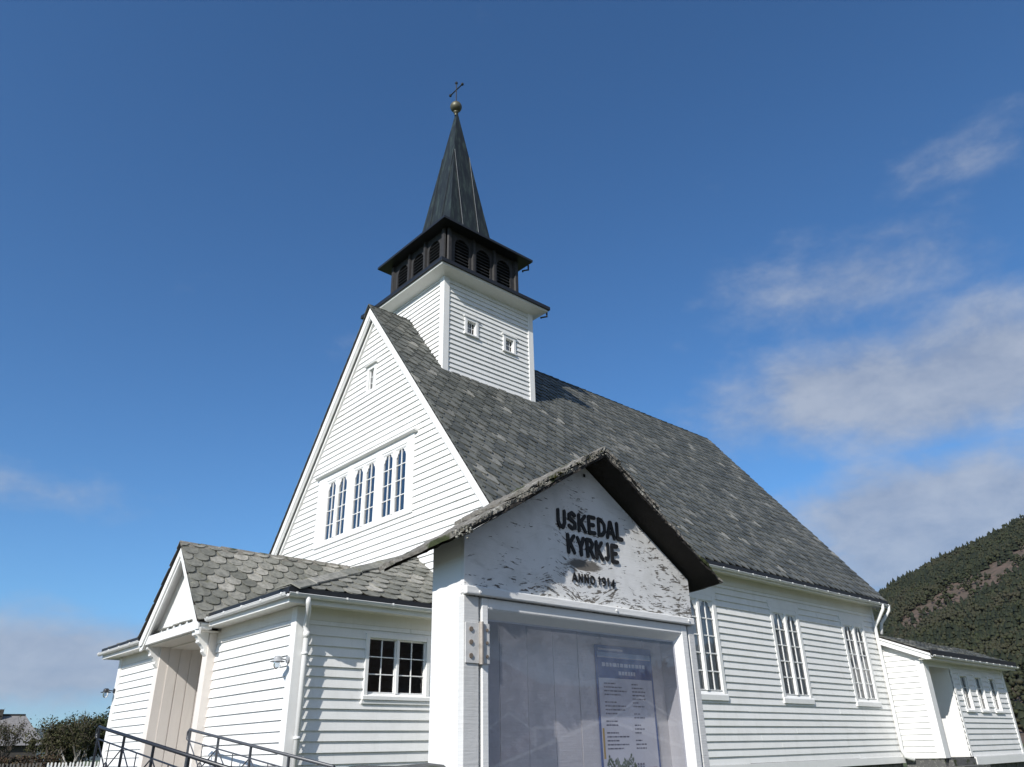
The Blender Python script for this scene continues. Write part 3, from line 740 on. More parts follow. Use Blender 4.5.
# hip tiles
def captiles(name, a, b, w, sides, m, parent, L=.48, seed=1, up=.05):
    a = Vector(a); b = Vector(b); t = (b-a).normalized(); n = int((b-a).length/L)+1; mb = MB(); r = random.Random(seed)
    for i in range(n):
        p = a+t*(i*L); q = p+t*min(L+.04, max(.05, (b-p).length)); lift = Vector((0, 0, up+r.uniform(0, .012)))
        for sv in sides:
            sv = Vector(sv); jit = r.uniform(.94, 1.05)
            mb.prism([p+lift+Vector((0, 0, .012)), q+lift, q+lift+sv*w*jit, p+lift+sv*w*jit+Vector((0, 0, .012))], (0, 0, .022))
    return mb.build(name, m, parent)
ht = (Vector((XF, HY, HZ))-Vector((EX, EY0, EZ))).normalized()
hnf = Vector((-FS, 0, 1)).normalized(); hns = Vector((0, -SS, 1)).normalized()
hsf = hnf.cross(ht).normalized(); hsf = hsf if hsf.y > 0 else -hsf
hss = hns.cross(ht).normalized(); hss = hss if hss.y < 0 else -hss
captiles('hip_cap', (EX, EY0, EZ), (XF, HY, HZ), .30, [hsf, hss*.6], M_SLATE2, CH, seed=3, up=.062)
# entrance gablet roof
gs = (GZR-2.52)/GHW; Lg = GHW*math.sqrt(1+gs*gs)
GX0 = -3.66
for s, sd in ((-1, 12), (1, 13)):
    # valley: gablet surface only where above the front slope
    def xv(z): return EX+(z-EZ)/FS
    u0 = GX0; zz = [2.52+gs*GHW*k/6 for k in range(7)]
    poly = [(GX0, 0)]+[(min(XF, max(GX0+.2, xv(2.52+(GZR-2.52)*k/6)+.12)), Lg*k/6) for k in range(7)]+[(GX0, Lg)]
    slates('gablet_roof', (0, GC+s*GHW, 2.52), (1, 0, 0), (0, -s, gs), poly, .34, .215, M_SLATE2, CH, seed=sd, th=.019, rnd_end=.72)
captiles('ridge_cap', (GX0-.02, GC, GZR), (XF, GC, GZR), .15, [(0, -.8, -.8*gs), (0, .8, -.8*gs)], M_LICHROOF, CH, seed=4, L=.42, up=.02)
for s in (-1, 1):
    b = MB()
    for x0, x1, d0, d1 in ((GX0+.03, GX0+.06, .05, .24), (GX0+.06, GX0+.10, .13, .32)):
        b.prism([(x0, GC, GZR-d0), (x0, GC+s*(GHW-.02), 2.54-d0), (x0, GC+s*(GHW-.02), 2.54-d1+.08), (x0, GC+s*(GHW-.17), 2.54-d1+.10), (x0, GC, GZR-d1)], (x1-x0, 0, 0))
    b.build('gablet_bargeboard', M_TRIM, CH, bevel=.004)
    b = MB(); b.prism([(GX0+.10, GC, GZR-.05), (GX0+.10, GC+s*(GHW-.02), 2.49), (GX0+.10, GC+s*(GHW-.02), 2.46), (GX0+.10, GC, GZR-.08)], (.4, 0, 0))
    b.build('gablet_soffit', M_TRIM, CH)
# vertical boards of the gablet with scalloped moulding under the bargeboard
pn = MB(); XP = -3.40; k = -1.42
while k < 1.42:
    k2 = k+.118; zt0 = GZR-.12-gs*abs(k); zt1 = GZR-.12-gs*abs(k2)
    if max(zt0, zt1) > 2.62:
        pn.prism([(XP, GC+k+.004, 2.6), (XP, GC+k2-.004, 2.6), (XP, GC+k2-.004, max(2.61, zt1)), (XP, GC+k+.004, max(2.61, zt0))], (.02, 0, 0))
        pn.box(XP+.02, XP+.03, GC+k, GC+k2, 2.6, max(2.605, min(zt0, zt1)))
    k = k2
pn.build('gablet_panel', M_WHITE, CH)
MB().box(GX0+.08, XP+.04, GC-1.50, GC+1.50, 2.40, 2.56).prism([(XP-.04, GC-1.3, 2.562), (XP, GC-1.3, 2.60), (XP+.02, GC-1.3, 2.562)], (0, 2.6, 0)).build('lintel_beam', M_TRIM, CH, bevel=.006)
MB().box(XP-.1, -3.0, GC-1.35, GC+1.35, 2.38, 2.398).build('portal_ceiling', M_SOFF, CH)
# pilasters and brackets
for y0, y1, s in ((DR0-.22, DR0, -1), (DR1, DR1+.22, 1)):
    MB().box(-3.27, -3.09, y0, y1, -.35, 2.38).build('pilaster', M_WARMCREAM, CH, bevel=.006)
    ym = (y0+y1)/2
    br = MB(); pr = [(0, 0), (-.26, 0), (-.26, -.07), (-.21, -.09), (-.17, -.15), (-.18, -.19), (-.12, -.22), (-.06, -.30), (-.07, -.34), (0, -.42)]
    br.prism([(-3.272+a, ym-.07, 2.40+b) for a, b in pr], (0, .14, 0)); br.build('bracket', M_TRIM, CH, bevel=.004)
# door recess
for Y, s in ((DR1, -1), (DR0, 1)):
    rb = MB(); x = -3.09
    while x < -1.75:
        rb.box(x, x+.195, Y, Y+s*.012, -.35, 2.38); x += .22
    rb.box(-3.09, -1.72, Y-s*.012, Y, -.35, 2.38)
    rb.build('reveal_boards', M_WARMCREAM, CH)
MB().box(-3.1, -1.7, DR0-.02, DR1+.02, 2.36, 2.38).build('recess_ceiling', M_SOFF, CH)
dr = MB(); dr.box(-1.78, -1.72, DR0+.02, DR1-.02, -.35, 2.36); DO = dr.build('door', M_WARMCREAM, CH)
d2 = MB()
for k in range(2):
    a = DR0+.10+k*1.07; b_ = a+.95
    for z0, z1 in ((-.2, .55), (.7, 1.25), (1.4, 2.1)): d2.box(-1.81, -1.78, a+.12, b_-.12, z0, z1)
d2.build('door_panel', M_WARMCREAM, DO, bevel=.01)
MB().tube([(-1.84, .50, .72), (-1.84, .62, .72)], .012, 8).tube([(-1.78, .50, .72), (-1.85, .50, .72)], .014, 8).build('handle', M_BRASS, DO)
# side window of the porch
o = window(CH, (-1.87, PY0, 1.12), 0, 1.29, 1.02, .07, 2, 3, mull=.05, sill=True, sillh=.10, proud=.05, inset=.03)
o['label'] = 'small twelve-pane casement window in the porch side wall'
MB().box(-1.90, -.56, PY0-.05, PY0-.002, 1.06, 1.117).build('window_apron', M_TRIM, CH, bevel=.004)
# downpipe at the porch corner
dp = MB(); dp.tube([(-3.18, EY0-.06, 2.52), (-3.16, EY0-.06, 2.43), (-3.10, EY0+.03, 2.31), (-3.02, -3.93, 2.16), (-3.00, -3.945, 2.05), (-3.00, -3.945, -.35)], .042, 12)
dp.tube([(-3.00, -3.945, 2.06), (-3.00, -3.945, 1.97)], .049, 12)
for z in (1.72, .55): dp.tube([(-3.00, -3.945, z), (-3.00, -3.945, z+.04)], .05, 12); dp.box(-3.01, -2.99, -3.945, PY0, z, z+.03)
dp.build('downpipe', M_GUT, CH, True)
# nave downpipe near the annex
dp = MB(); dp.tube([(15.42, -5.06, 4.13), (15.42, -5.05, 3.98), (15.36, -4.9, 3.72), (15.33, -4.75, 3.52), (15.33, -4.74, 3.3), (15.33, -4.74, .15), (15.36, -4.78, -.02), (15.5, -4.95, -.12)], .05, 12)
dp.build('downpipe', M_GUT, CH, True)
dp = MB(); dp.tube([(15.86, -5.06, 4.13), (15.86, -5.04, 3.98), (15.8, -4.9, 3.78), (15.7, -4.8, 3.62), (15.66, -4.75, 3.3)], .045, 12); dp.build('downpipe', M_GUT, CH, True)

# --- annex
AX0, AX1, AY = 15.58, 22.0, -5.75; AZ0 = -.08; RX0, RX1 = 15.86, 17.45
clap('annex_wall', (AX0, 0, 0), (0, -1, 0), (-1, 0, 0), [(4.66, AZ0), (5.75, AZ0), (5.75, 2.62), (4.66, 3.02)], parent=CH, z0=AZ0)
aw = []
for k in range(3): aw.append(18.0+k*1.22)
aops = [(x+.04, x+.66, 1.18, 2.18) for x in aw]
clap('annex_wall', (0, AY, 0), (1, 0, 0), (0, -1, 0), [(RX1, AZ0), (AX1, AZ0), (AX1, 2.5), (RX1, 2.5)], aops, parent=CH, z0=AZ0)
clap('annex_wall', (AX1, 0, 0), (0, 1, 0), (1, 0, 0), [(AY, AZ0), (4, AZ0), (4, 3.0), (-4.7, 3.0), (AY, 2.5)], parent=CH, z0=AZ0)
a_ = MB(); a_.box(AX0-.045, AX0+.28, AY-.045, AY-.0, AZ0, 2.5).box(AX0-.05, AX0, AY-.042, AY+.16, AZ0, 2.5).box(RX1, RX1+.13, AY-.045, AY, AZ0, 2.5).box(AX1-.12, AX1+.045, AY-.045, AY, AZ0, 2.5)
a_.box(RX0-.2, RX1+.1, AY-.03, AY+.0, 2.32, 2.50); each(a_, 'corner_board', M_TRIM, CH, .005)
MB().box(RX1+.14, AX1+.06, AY-.10, AY-.04, AZ0-.22, AZ0-.005).build('skirting_board', M_TRIM, CH, bevel=.006)
each(MB().box(RX0, RX0+.02, AY, -4.7, AZ0, 2.45).box(RX1-.02, RX1, AY, -4.7, AZ0, 2.45).box(RX0+.02, RX1-.02, -4.72, -4.70, AZ0, 2.40).box(RX0+.02, RX1-.02, AY, -4.7, 2.402, 2.42), 'recess_lining', M_TRIM, CH)
MB().box(16.15, 17.15, -4.76, -4.725, AZ0, 2.1).build('door', M_WARMCREAM, CH)
fm = MB().box(AX0, AX1, AY+.02, -4.68, GZ-.1, AZ0-.005).box(RX0-.25, RX1+.05, AY-.45, AY+.02, GZ-.1, -.28).box(RX0-.05, RX1, AY-.12, AY+.02, -.28, -.12); each(fm, 'foundation', M_STONE, CH)
for x in aw: window(CH, (x, AY, 1.12), 0, .70, 1.10, .08, 1, 3, cols=2, sill=True, sillh=.10, proud=.05)['label'] = 'narrow six-pane window in the annex wall'
AS = .42; aL = 1.4*math.sqrt(1+AS*AS)
slates('annex_roof', (0, -6.10, 2.66), (1, 0, 0), (0, 1, AS), [(15.35, 0), (22.5, 0), (22.5, aL), (15.35, aL)], .29, .18, M_SLATE, CH, seed=21)
MB().prism([(15.36, -6.10, 2.60), (15.36, -4.7, 2.60+AS*1.4), (15.36, -4.7, 2.42+AS*1.4), (15.36, -5.98, 2.46), (15.36, -6.10, 2.46)], (.03, 0, 0)).prism([(15.33, -6.12, 2.61), (15.33, -4.7, 2.62+AS*1.4), (15.33, -4.7, 2.56+AS*1.4), (15.33, -6.12, 2.55)], (.028, 0, 0)).build('bargeboard', M_TRIM, CH, bevel=.004)
MB().box(15.39, 22.45, -6.068, AY, 2.47, 2.49).build('soffit', M_SOFF, CH); MB().box(15.39, 22.45, -6.09, -6.07, 2.46, 2.58).build('fascia_board', M_SOFF, CH)
MB().box(15.39, 22.5, -6.15, -6.12, 2.59, 2.72).build('eave_flashing', M_FLASH, CH)
MB().add([(15.35, -4.7, 2.66+AS*1.4), (22.5, -4.7, 2.66+AS*1.4), (22.5, 4.5, 3.0), (15.35, 4.5, 3.0)], [(0, 1, 2, 3)]).build('annex_flat_roof', M_FLASH, CH)
gutter((15.39, -6.145, 2.555), (22.6, -6.145, 2.555), (0, -1, 0), CH, brackets=.6, r=.04)

# ================================================================== WALL LAMPS
def lamp(loc, label):
    L = thing('wall_lamp', loc, label, 'lamp', 'dome lamps on the porch corners')
    x, y, z = loc
    MB().tube([(x, y, z), (x-.03, y, z)], .05, 14).build('mounting_plate', M_LAMPM, L)
    MB().tube([(x-.05, y, z), (x-.17, y, z+.01)], .011, 8).build('arm', M_LAMPM, L)
    MB().lathe((x-.18, y, z-.02), [(.11, -.02), (.11, -.012), (.06, .004), (.06, .04), (.04, .065), (.001, .07)], 20).build('shade', M_LAMPM, L, True)
    MB().lathe((x-.18, y, z-.04), [(.055, .0), (.055, -.06), (.035, -.10), (.001, -.11)], 14).build('bulb_glass', M_LAMPG, L, True)
M_LAMPM = simple('grey_lamp_enamel', (.38, .39, .40), .4, 0, .2)
lamp((PX-.05, -3.74, 1.66), 'grey dome lamp on the porch corner by the downpipe')
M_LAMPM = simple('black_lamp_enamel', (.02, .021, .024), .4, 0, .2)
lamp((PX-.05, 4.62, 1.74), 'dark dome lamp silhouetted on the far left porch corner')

# ================================================================== RAMP AND RAILINGS
rp = MB(); rp.prism([(-3.62, -1.3, GZ-.05), (-3.62, -1.3, -.22), (-3.62, -6.2, -.58), (-3.62, -6.2, GZ-.05)], (-1.42, 0, 0))
tag(rp.build('ramp', M_GRAVEL), kind='structure')
tag(MB().box(-5.05, -3.05, -1.3, 2.3, GZ-.05, -.22).build('landing', M_GRAVEL), kind='structure')
def railing(x, y0, y1, z0, slope, label, M, rr):
    R = thing('ramp_railing', (x, y0, GZ), label, 'railing', 'metal railings of the ramp')
    def zt(y): return z0+slope*(y-y0)
    MB().tube([(x, y0+.02, zt(y0)-.15), (x, y0+.09, zt(y0)-.13), (x, y0+.10, zt(y0)-.03), (x, y0+.02, zt(y0)+.01), (x, y0-.08, zt(y0-.08)), (x, y1, zt(y1))], rr, 10).build('handrail', M, R, True)
    MB().tube([(x, y0, zt(y0)-.16), (x, y1, zt(y1)-.16)], .011, 6).build('middle_rail', M, R)
    MB().tube([(x, y0, zt(y0)-.86), (x, y1, zt(y1)-.86)], .011, 6).build('bottom_rail', M, R)
    n = int(round((y0-y1)/1.15)); d = (y1-y0)/n
    for i in range(n+1):
        y = y0+d*i; MB().box(x-.015, x+.015, y-.015, y+.015, zt(y)-1.0, zt(y)).build('post', M, R)
        if i < n:
            b = MB(); ym = y+d/2; zc = zt(ym)-.50; ye = y+d
            for (ya, za), (yb, zb) in (((y, zt(y)-.16), (ye, zt(ye)-.86)), ((ye, zt(ye)-.16), (y, zt(y)-.86))): b.tube([(x, ya, za), (x, yb, zb)], .010, 6)
            b.tube([(x, ym, zt(ym)-.16), (x, ym, zt(ym)-.86)], .008, 6)
            b.tube([(x-.004, ym+.085*math.cos(a*math.pi/8), zc+.085*math.sin(a*math.pi/8)) for a in range(17)], .010, 6, caps=False)
            b.build('railing_infill', M, R)
railing(-3.6, -1.42, -6.1, .755, .1165, 'sunlit-toned metal railing close to the porch wall, starting at the right pilaster', M_RAILSUN, .021)
railing(-5.0, -1.45, -6.4, .790, .1145, 'black metal railing on the outer side of the ramp, nearer the camera', M_RAIL, .023)

# ================================================================== STONE WALL
def stone_wall(name, x0, x1, y0, y1, z0, ztop, label, seed):
    r = random.Random(seed); nx = int((x1-x0)/.045); mb = MB(); vs = []; fs = []
    prof = [(y0, z0), (y0, z0+.35), (y0, ztop(0)-.2), (y0, -.02), (y0+.015, 0), (y0+.06, .006), (y0+.2, .008), (y1, -.01), (y1, z0)]
    for i in range(nx+1):
        x = x0+(x1-x0)*i/nx; zt = ztop(x)
        pr = [(y0-.01, z0), (y0, zt-.95), (y0, zt-.5), (y0, zt-.2), (y0-.003, zt-.06), (y0+.006, zt-.012), (y0+.03, zt), (y0+.12, zt+.004), (y0+.28, zt), (y1, zt-.02), (y1, z0)]
        for k, (y, z) in enumerate(pr):
            nv = noise.noise_vector(Vector((x*5, y*5, z*5+seed)))*.03+noise.noise_vector(Vector((x*22, y*22, z*22+seed)))*.010
            if k in (5, 6, 7): nv *= .35
            vs.append((x+nv.x*.3, y+nv.y, z+nv.z*.5))
    m = 11
    for i in range(nx):
        for k in range(m-1): fs.append((i*m+k, (i+1)*m+k, (i+1)*m+k+1, i*m+k+1))
    mb.add(vs, fs+[tuple(range(m))[::-1], tuple(nx*m+k for k in range(m))]); o = mb.build(name, M_STONE); tag(o, label, 'stone wall')
    return o
def zt_(x):
    base = .300
    if x < -7.45: base -= min(.22, (-7.45-x)*.10)
    if x > -6.9: base -= min(.26, (x+6.9)*.6)
    return base+.004*math.sin(x*7)+.003*math.sin(x*17)
stone_wall('stone_wall', -24, 34, -12.80, -12.25, RZ-.1, zt_, 'rough mossy granite churchyard wall behind and left of the notice board', 3)

# ================================================================== NOTICE BOARD
NBX0, NBX1, NBY, NBD = -7.03, -5.617, -12.88, .20
NB = thing('notice_board', (-6.32, -12.8, RZ), 'weathered white notice board cabinet with a small gabled roof of lichened slabs', 'notice board')
ZC = 1.083; ZA = 1.514; ZL = .895
sdp = MB(); sdp.box(NBX0+.002, NBX0+.03, NBY+.006, NBY+NBD, -.35, ZC+.012)
sdp.build('side_panel', paint('side_panel_paint', dirt=.03), NB, bevel=.003)
MB().box(NBX1-.03, NBX1-.002, NBY+.006, NBY+NBD, -.35, ZC+.012).build('side_panel', M_TRIM, NB, bevel=.003)
gb = MB(); gb.prism([(NBX0, NBY, ZL-.03), (NBX1, NBY, ZL-.03), (NBX1, NBY, ZC), (-6.32, NBY, ZA), (NBX0, NBY, ZC)], (0, .022, 0))
GB = gb.build('gable_board', M_FLAKY, NB, bevel=.002)
MB().box(NBX0-.005, NBX1-.015, NBY-.022, NBY-.001, ZL-.032, ZL).build('ledge', M_TRIM, NB, bevel=.005)
fr = MB(); fr.box(NBX0, NBX0+.072, NBY, NBY+.03, -.35, ZL-.034).box(NBX1-.045, NBX1, NBY, NBY+.03, -.35, ZL-.034)
each(fr, 'cabinet_frame', paint('frame_paint', (.66, .66, .65), .25, chips=.05), NB, .003)
# hinged glazed door, its frame set behind the ledge
df = MB(); dx0, dx1 = NBX0+.084, NBX1-.052; dz1 = ZL-.036
df.box(dx0, dx0+.030, NBY-.004, NBY+.030, -.30, dz1).box(dx1-.052, dx1-.012, NBY-.004, NBY+.030, -.30, dz1)
df.box(dx0+.030, dx1-.052, NBY-.003, NBY+.030, dz1-.038, dz1).prism([(dx0+.030, NBY-.003, dz1-.038), (dx0+.030, NBY+.03, dz1-.038), (dx0+.030, NBY+.03, dz1-.078)], (dx1-dx0-.082, 0, 0))
df.prism([(dx1-.052, NBY-.003, dz1-.038), (dx1-.052, NBY+.03, dz1-.038), (dx1-.090, NBY+.03, dz1-.06)], (0, 0, -1.1))
DFO = df.build('door_frame', M_TRIM, NB, bevel=.003)
MB().add([(dx0+.02, NBY+.024, -.3), (dx1-.02, NBY+.024, -.3), (dx1-.02, NBY+.024, dz1-.02), (dx0+.02, NBY+.024, dz1-.02)], [(0, 1, 2, 3)]).build('glazing', M_ACRYL, DFO)
bk = MB(); x = NBX0+.03; YB = NBY+.185
rb = random.Random(3)
while x < NBX1-.031:
    x1_ = min(x+.152, NBX1-.03); bk.box(x+.0015, x1_-.0015, YB+rb.uniform(0, .004), YB+.014, -.35, ZL+.1); x = x1_
bk.box(NBX0+.03, NBX1-.03, YB+.014, YB+.02, -.35, ZL+.1)
bk.build('back_panel', paint('inner_board_paint', (.80, .79, .77), .10), NB)
MB().box(NBX0+.03, NBX1-.03, NBY+.035, YB+.01, ZL-.02, ZL).build('cabinet_ceiling', M_TRIM, NB)
# hinge
hg = MB(); hx = NBX0+.076
hg.box(NBX0+.006, hx-.006, NBY-.005, NBY-.0005, .625, .765).box(hx+.010, hx+.040, NBY-.009, NBY-.0045, .625, .765); HG = hg.build('hinge', simple('painted_hinge', (.66, .655, .64), .5, .0, .25, 45), NB, bevel=.001)
MB().tube([(hx, NBY-.010, .622), (hx, NBY-.010, .770)], .0085, 12).build('hinge_pin', simple('rusty_pin', (.48, .43, .38), .5, .3, .5, 30), HG)
sc_ = MB()
for zz in (.650, .697, .742): sc_.tube([(NBX0+.030, NBY-.004, zz), (NBX0+.030, NBY-.009, zz)], .0085, 12); sc_.tube([(hx+.027, NBY-.008, zz), (hx+.027, NBY-.012, zz)], .006, 10)
each(sc_, 'screw', simple('rusty_screws', (.36, .29, .23), .6, .5, .5, 60), HG)
nl = MB()
for (a, b) in ((-6.97, .875), (-6.2, .879), (-5.68, .88)): nl.tube([(a, NBY-.022, b), (a, NBY-.026, b)], .005, 8)
nl.build('ledge_nail', M_TRIM, NB)
# roof of slabs
YF, YK = -13.0, -12.52; RXc = -6.312; RS = .60
def slabroof(name, xa, xb, zoff, th, seed, y0=YF, y1=YK, nx=60, ny=22, rough=.012, m=M_LICHROOF, curl=0.):
    vs = []; fs = []; r = seed*7.3
    for side in (0, 1):
        for i in range(nx+1):
            x = xa+(xb-xa)*i/nx
            for j in range(ny+1):
                y = y0+(y1-y0)*j/ny; z = ZR-RS*abs(x-RXc)+zoff + (th if side else 0)-(y-YF)*.085
                d1 = noise.noise(Vector((x*7+r, y*7, side*3)))*rough; d2 = noise.noise(Vector((x*30+r, y*30, side*3)))*rough*.8; d3 = noise.noise(Vector((x*90+r, y*90, side*3)))*rough*.35
                ed = 0
                if j == 0: ed = noise.noise(Vector((x*14+r, 5, side)))*.014+noise.noise(Vector((x*60+r, 5, side*2)))*.008
                ex = 0
                if i in (0, nx): ex = noise.noise(Vector((y*22+r, 9, side)))*.012+noise.noise(Vector((y*70+r, 9, side)))*.006
                vs.append((x+ex, y+ed, z+(d1+d2+d3)*(1 if side else .25)))
    m_ = (nx+1)*(ny+1); W = ny+1
    for i in range(nx):
        for j in range(ny):
            a = i*W+j; fs.append((a, a+1, a+W+1, a+W)); a += m_; fs.append((a, a+W, a+W+1, a+1))
    for i in range(nx):
        a = i*W; fs.append((a, a+W, a+W+m_, a+m_)); a = i*W+ny; fs.append((a, a+m_, a+W+m_, a+W))
    for j in range(ny):
        a = j; fs.append((a, a+m_, a+1+m_, a+1)); a = nx*W+j; fs.append((a, a+1, a+1+m_, a+m_))
    return MB().add(vs, fs).build(name, m, NB)
ZR = 1.535
slabroof('roof_board', -7.15, RXc, .0, .012, 1, m=M_LEAD, rough=.004); slabroof('roof_board', RXc, -5.52, .0, .012, 2, m=M_LEAD, rough=.004)
slabroof('roof_slab', -7.175, RXc-.005, .013, .017, 3, nx=110, rough=.010); slabroof('roof_slab', RXc+.005, -5.50, .013, .016, 4, nx=90, rough=.009)
slabroof('ridge_slab', -6.80, RXc+.0, .034, .014, 5, y0=YF-.004, nx=70, rough=.012); slabroof('ridge_slab', RXc, -5.95, .034, .013, 6, y0=YF-.004, nx=50, rough=.011)
# lichen and moss cushions on the verge
def tufts(name, pts, m, seed):
    r = random.Random(seed); mb = MB()
    for (x, y, z, s) in pts:
        for _ in range(9):
            px, py, pz = x+r.gauss(0, s*.9), y+r.gauss(0, s*.35), z+r.gauss(0, s*.4); q = s*r.uniform(.18, .5)
            a = [Vector((r.gauss(0, 1), r.gauss(0, 1), r.gauss(0, 1))).normalized()*q*r.uniform(.6, 1.2) for _ in range(6)]
            b = [(q, 0, 0), (-q, 0, 0), (0, q, 0), (0, -q, 0), (0, 0, q*.7), (0, 0, -q*.7)]
            vs = [Vector((px, py, pz))+Vector(b[k])+a[k]*.5 for k in range(6)]
            mb.add(vs, [(0, 2, 4), (2, 1, 4), (1, 3, 4), (3, 0, 4), (2, 0, 5), (1, 2, 5), (3, 1, 5), (0, 3, 5)])
    return mb.build(name, m, NB, True)
M_MOSS = simple('moss_cushion', (.050, .052, .014), .95, 0, .5, 40, .1, 1., 160)
M_LICH = simple('pale_lichen', (.36, .355, .31), .95, 0, .5, 50, .1, 1., 160)
rt = random.Random(12)
def rim(x, dz=.02, dy=0): return (x, YF-.008+dy, ZR-RS*abs(x-RXc)+dz)
tufts('moss_cushion', [(*rim(x, .035), s) for x, s in ((-6.66, .016), (-6.62, .012), (-6.5, .010), (-6.43, .012), (-6.36, .010), (-6.74, .010))], M_MOSS, 1)
tufts('lichen_patch', [(*rim(-7.15+rt.uniform(0, .06), .012, rt.uniform(0, .02)), .015) for _ in range(9)]+[(*rim(x, .025), .010) for x in (-6.92, -6.85, -6.79, -6.72, -6.55, -6.47, -6.40, -6.34, -6.31)]+[(*rim(rt.uniform(-7.1, -6.35), .03), .0065) for _ in range(46)], M_LICH, 2)
MB().add([(-6.34, NBY-.004, 1.478), (-6.325, NBY-.004, 1.478), (-6.325, NBY-.004, 1.463), (-6.34, NBY-.004, 1.463)], [(0, 1, 2, 3)]).build('nail_hole', M_LETTER, GB)

# letters: stroke paths in a unit box
GL = {'U': [[(0, 1), (0, .28), (.18, .03), (.55, .0), (.8, .25), (.8, 1)]],
      'S': [[(.78, .88), (.45, 1.0), (.1, .85), (.1, .62), (.45, .5), (.78, .36), (.74, .1), (.4, 0), (.02, .14)]],
      'K': [[(0, 0), (0, 1)], [(.78, 1), (.08, .45)], [(.25, .56), (.8, 0)]],
      'E': [[(.75, 1), (0, 1), (0, 0), (.75, 0)], [(0, .52), (.62, .52)]],
      'D': [[(0, 0), (0, 1), (.45, .97), (.8, .7), (.8, .3), (.45, .03), (0, 0)]],
      'A': [[(0, 0), (.38, 1), (.48, 1), (.86, 0)], [(.15, .32), (.7, .32)]],
      'L': [[(0, 1), (0, 0), (.7, 0)]],
      'Y': [[(0, 1), (.4, .48), (.8, 1)], [(.4, .48), (.4, 0)]],
      'R': [[(0, 0), (0, 1), (.5, 1), (.76, .8), (.5, .5), (0, .5)], [(.35, .5), (.8, 0)]],
      'J': [[(.55, 1), (.55, .2), (.35, .0), (.0, .08)]],
      'N': [[(0, 0), (0, 1), (.7, 0), (.7, 1)]],
      'O': [[(.4, 0), (.06, .2), (.0, .5), (.08, .82), (.4, 1), (.72, .82), (.8, .5), (.74, .2), (.4, 0)]],
      '1': [[(0, .78), (.3, 1), (.3, 0)]],
      '9': [[(.7, .6), (.4, .42), (.06, .55), (.05, .85), (.38, 1), (.7, .85), (.7, .5), (.6, .1), (.15, 0)]],
      '4': [[(.62, 0), (.62, 1), (.0, .28), (.85, .28)]]}
def stroke_letter(ch, x, z, wd, ht, sw, r, slope=0.):
    mb = MB()
    for st_ in GL[ch]:
        pts = [Vector((x+p[0]*wd+r.uniform(-.001, .001), 0, z+p[1]*ht+r.uniform(-.001, .001))) for p in st_]
        for i in range(len(pts)-1):
            a, b = pts[i], pts[i+1]; t = (b-a).normalized(); nrm = Vector((-t.z, 0, t.x)); w0 = sw*r.uniform(.9, 1.12); w1 = sw*r.uniform(.9, 1.12)
            poly = []
            for k in range(5): an = math.pi*(.5+k/4); poly.append(a+t*math.cos(an)*w0+nrm*math.sin(an)*w0)
            for k in range(5): an = math.pi*(-.5+k/4); poly.append(b+t*math.cos(an)*w1+nrm*math.sin(an)*w1)
            y = NBY-.0055-r.uniform(0, .001)
            mb.prism([(p.x, y, p.z) for p in poly], (0, .0053, 0))
    return mb.build('letter', M_LETTER, GB)
def textline(txt, x0, x1, z0, z1, sw, seed, widths=None, dz=0):
    r = random.Random(seed); wd = {'J': .62, '1': .42, 'L': .78, 'A': .98, 'N': .9}
    tot = sum(wd.get(c, .9) if c != ' ' else .35 for c in txt)+.24*(len(txt)-1); k = (x1-x0)/(tot-.1); x = x0
    for ci, c in enumerate(txt):
        if c == 'A' and ci: x -= .13*k
        if c == ' ': x += .35*k*1.0+.10*k; continue
        w_ = wd.get(c, .9)*k
        stroke_letter(c, x, z0+r.uniform(-.002, .002)+dz*(x-x0), w_*.98, (z1-z0), sw, r); x += w_+.24*k
textline('USKEDAL', -6.517, -6.085, 1.207, 1.278, .0085, 1)
textline('KYRKJE', -6.462, -6.136, 1.100, 1.172, .0085, 2)
textline('ANNO 1914', -6.447, -6.170, .982, 1.016, .0022, 3)

# poster pinned inside
PO = thing('poster', (-5.93, YB-.005, .2), 'white information poster with a blue header pinned inside the notice board', 'poster')
M_PAPER = simple('poster_paper', (.80, .82, .86), .6, 0, .05)
M_BLUE = simple('poster_blue', (.03, .10, .32), .6, 0, .05); M_INK = simple('poster_ink', (.05, .055, .10), .6, 0, .05)
M_GREENP = simple('poster_green', (.07, .14, .04), .6, 0, .6, 60); M_REDP = simple('poster_red', (.42, .07, .10), .6, 0, .1); M_LBL = simple('poster_pale_blue', (.34, .48, .66), .6, 0, .05)
M_YEL = simple('poster_yellow', (.60, .38, .06), .6, 0, .2)
px0, px1, pz0, pz1 = -6.135, -5.738, .10, .765; py = YB-.006
def flat(mb, x0, x1, z0, z1, k=1): mb.box(x0, x1, py-.0005*k-.0004, py-.0005*k+.0001, z0, z1)
MB().box(px0, px1, py, py+.003, pz0, pz1).build('sheet', M_BLUE, PO)
b = MB(); flat(b, px0+.012, px1-.012, pz0+.012, pz1-.03); flat(b, px0+.02, px0+.19, pz1-.022, pz1-.014, 1); b.build('paper_field', M_PAPER, PO)
b = MB(); flat(b, px0+.012, px1-.012, .625, .712, 2); flat(b, px1-.014, px1-.008, .15, .6, 2); b.build('header_band', M_BLUE, PO)
b = MB(); flat(b, px0+.012, px1-.012, .716, .735, 2); b.build('pale_band', M_LBL, PO)
r = random.Random(9)
b = MB()
x = px0+.04
while x < px1-.07: L = r.uniform(.012, .03); flat(b, x, x+L, .674, .690, 3); x += L+.006
x = px0+.15
while x < px0+.27: L = r.uniform(.012, .02); flat(b, x, x+L, .640, .656, 3); x += L+.005
b.build('header_lettering', M_PAPER, PO)
b = MB()
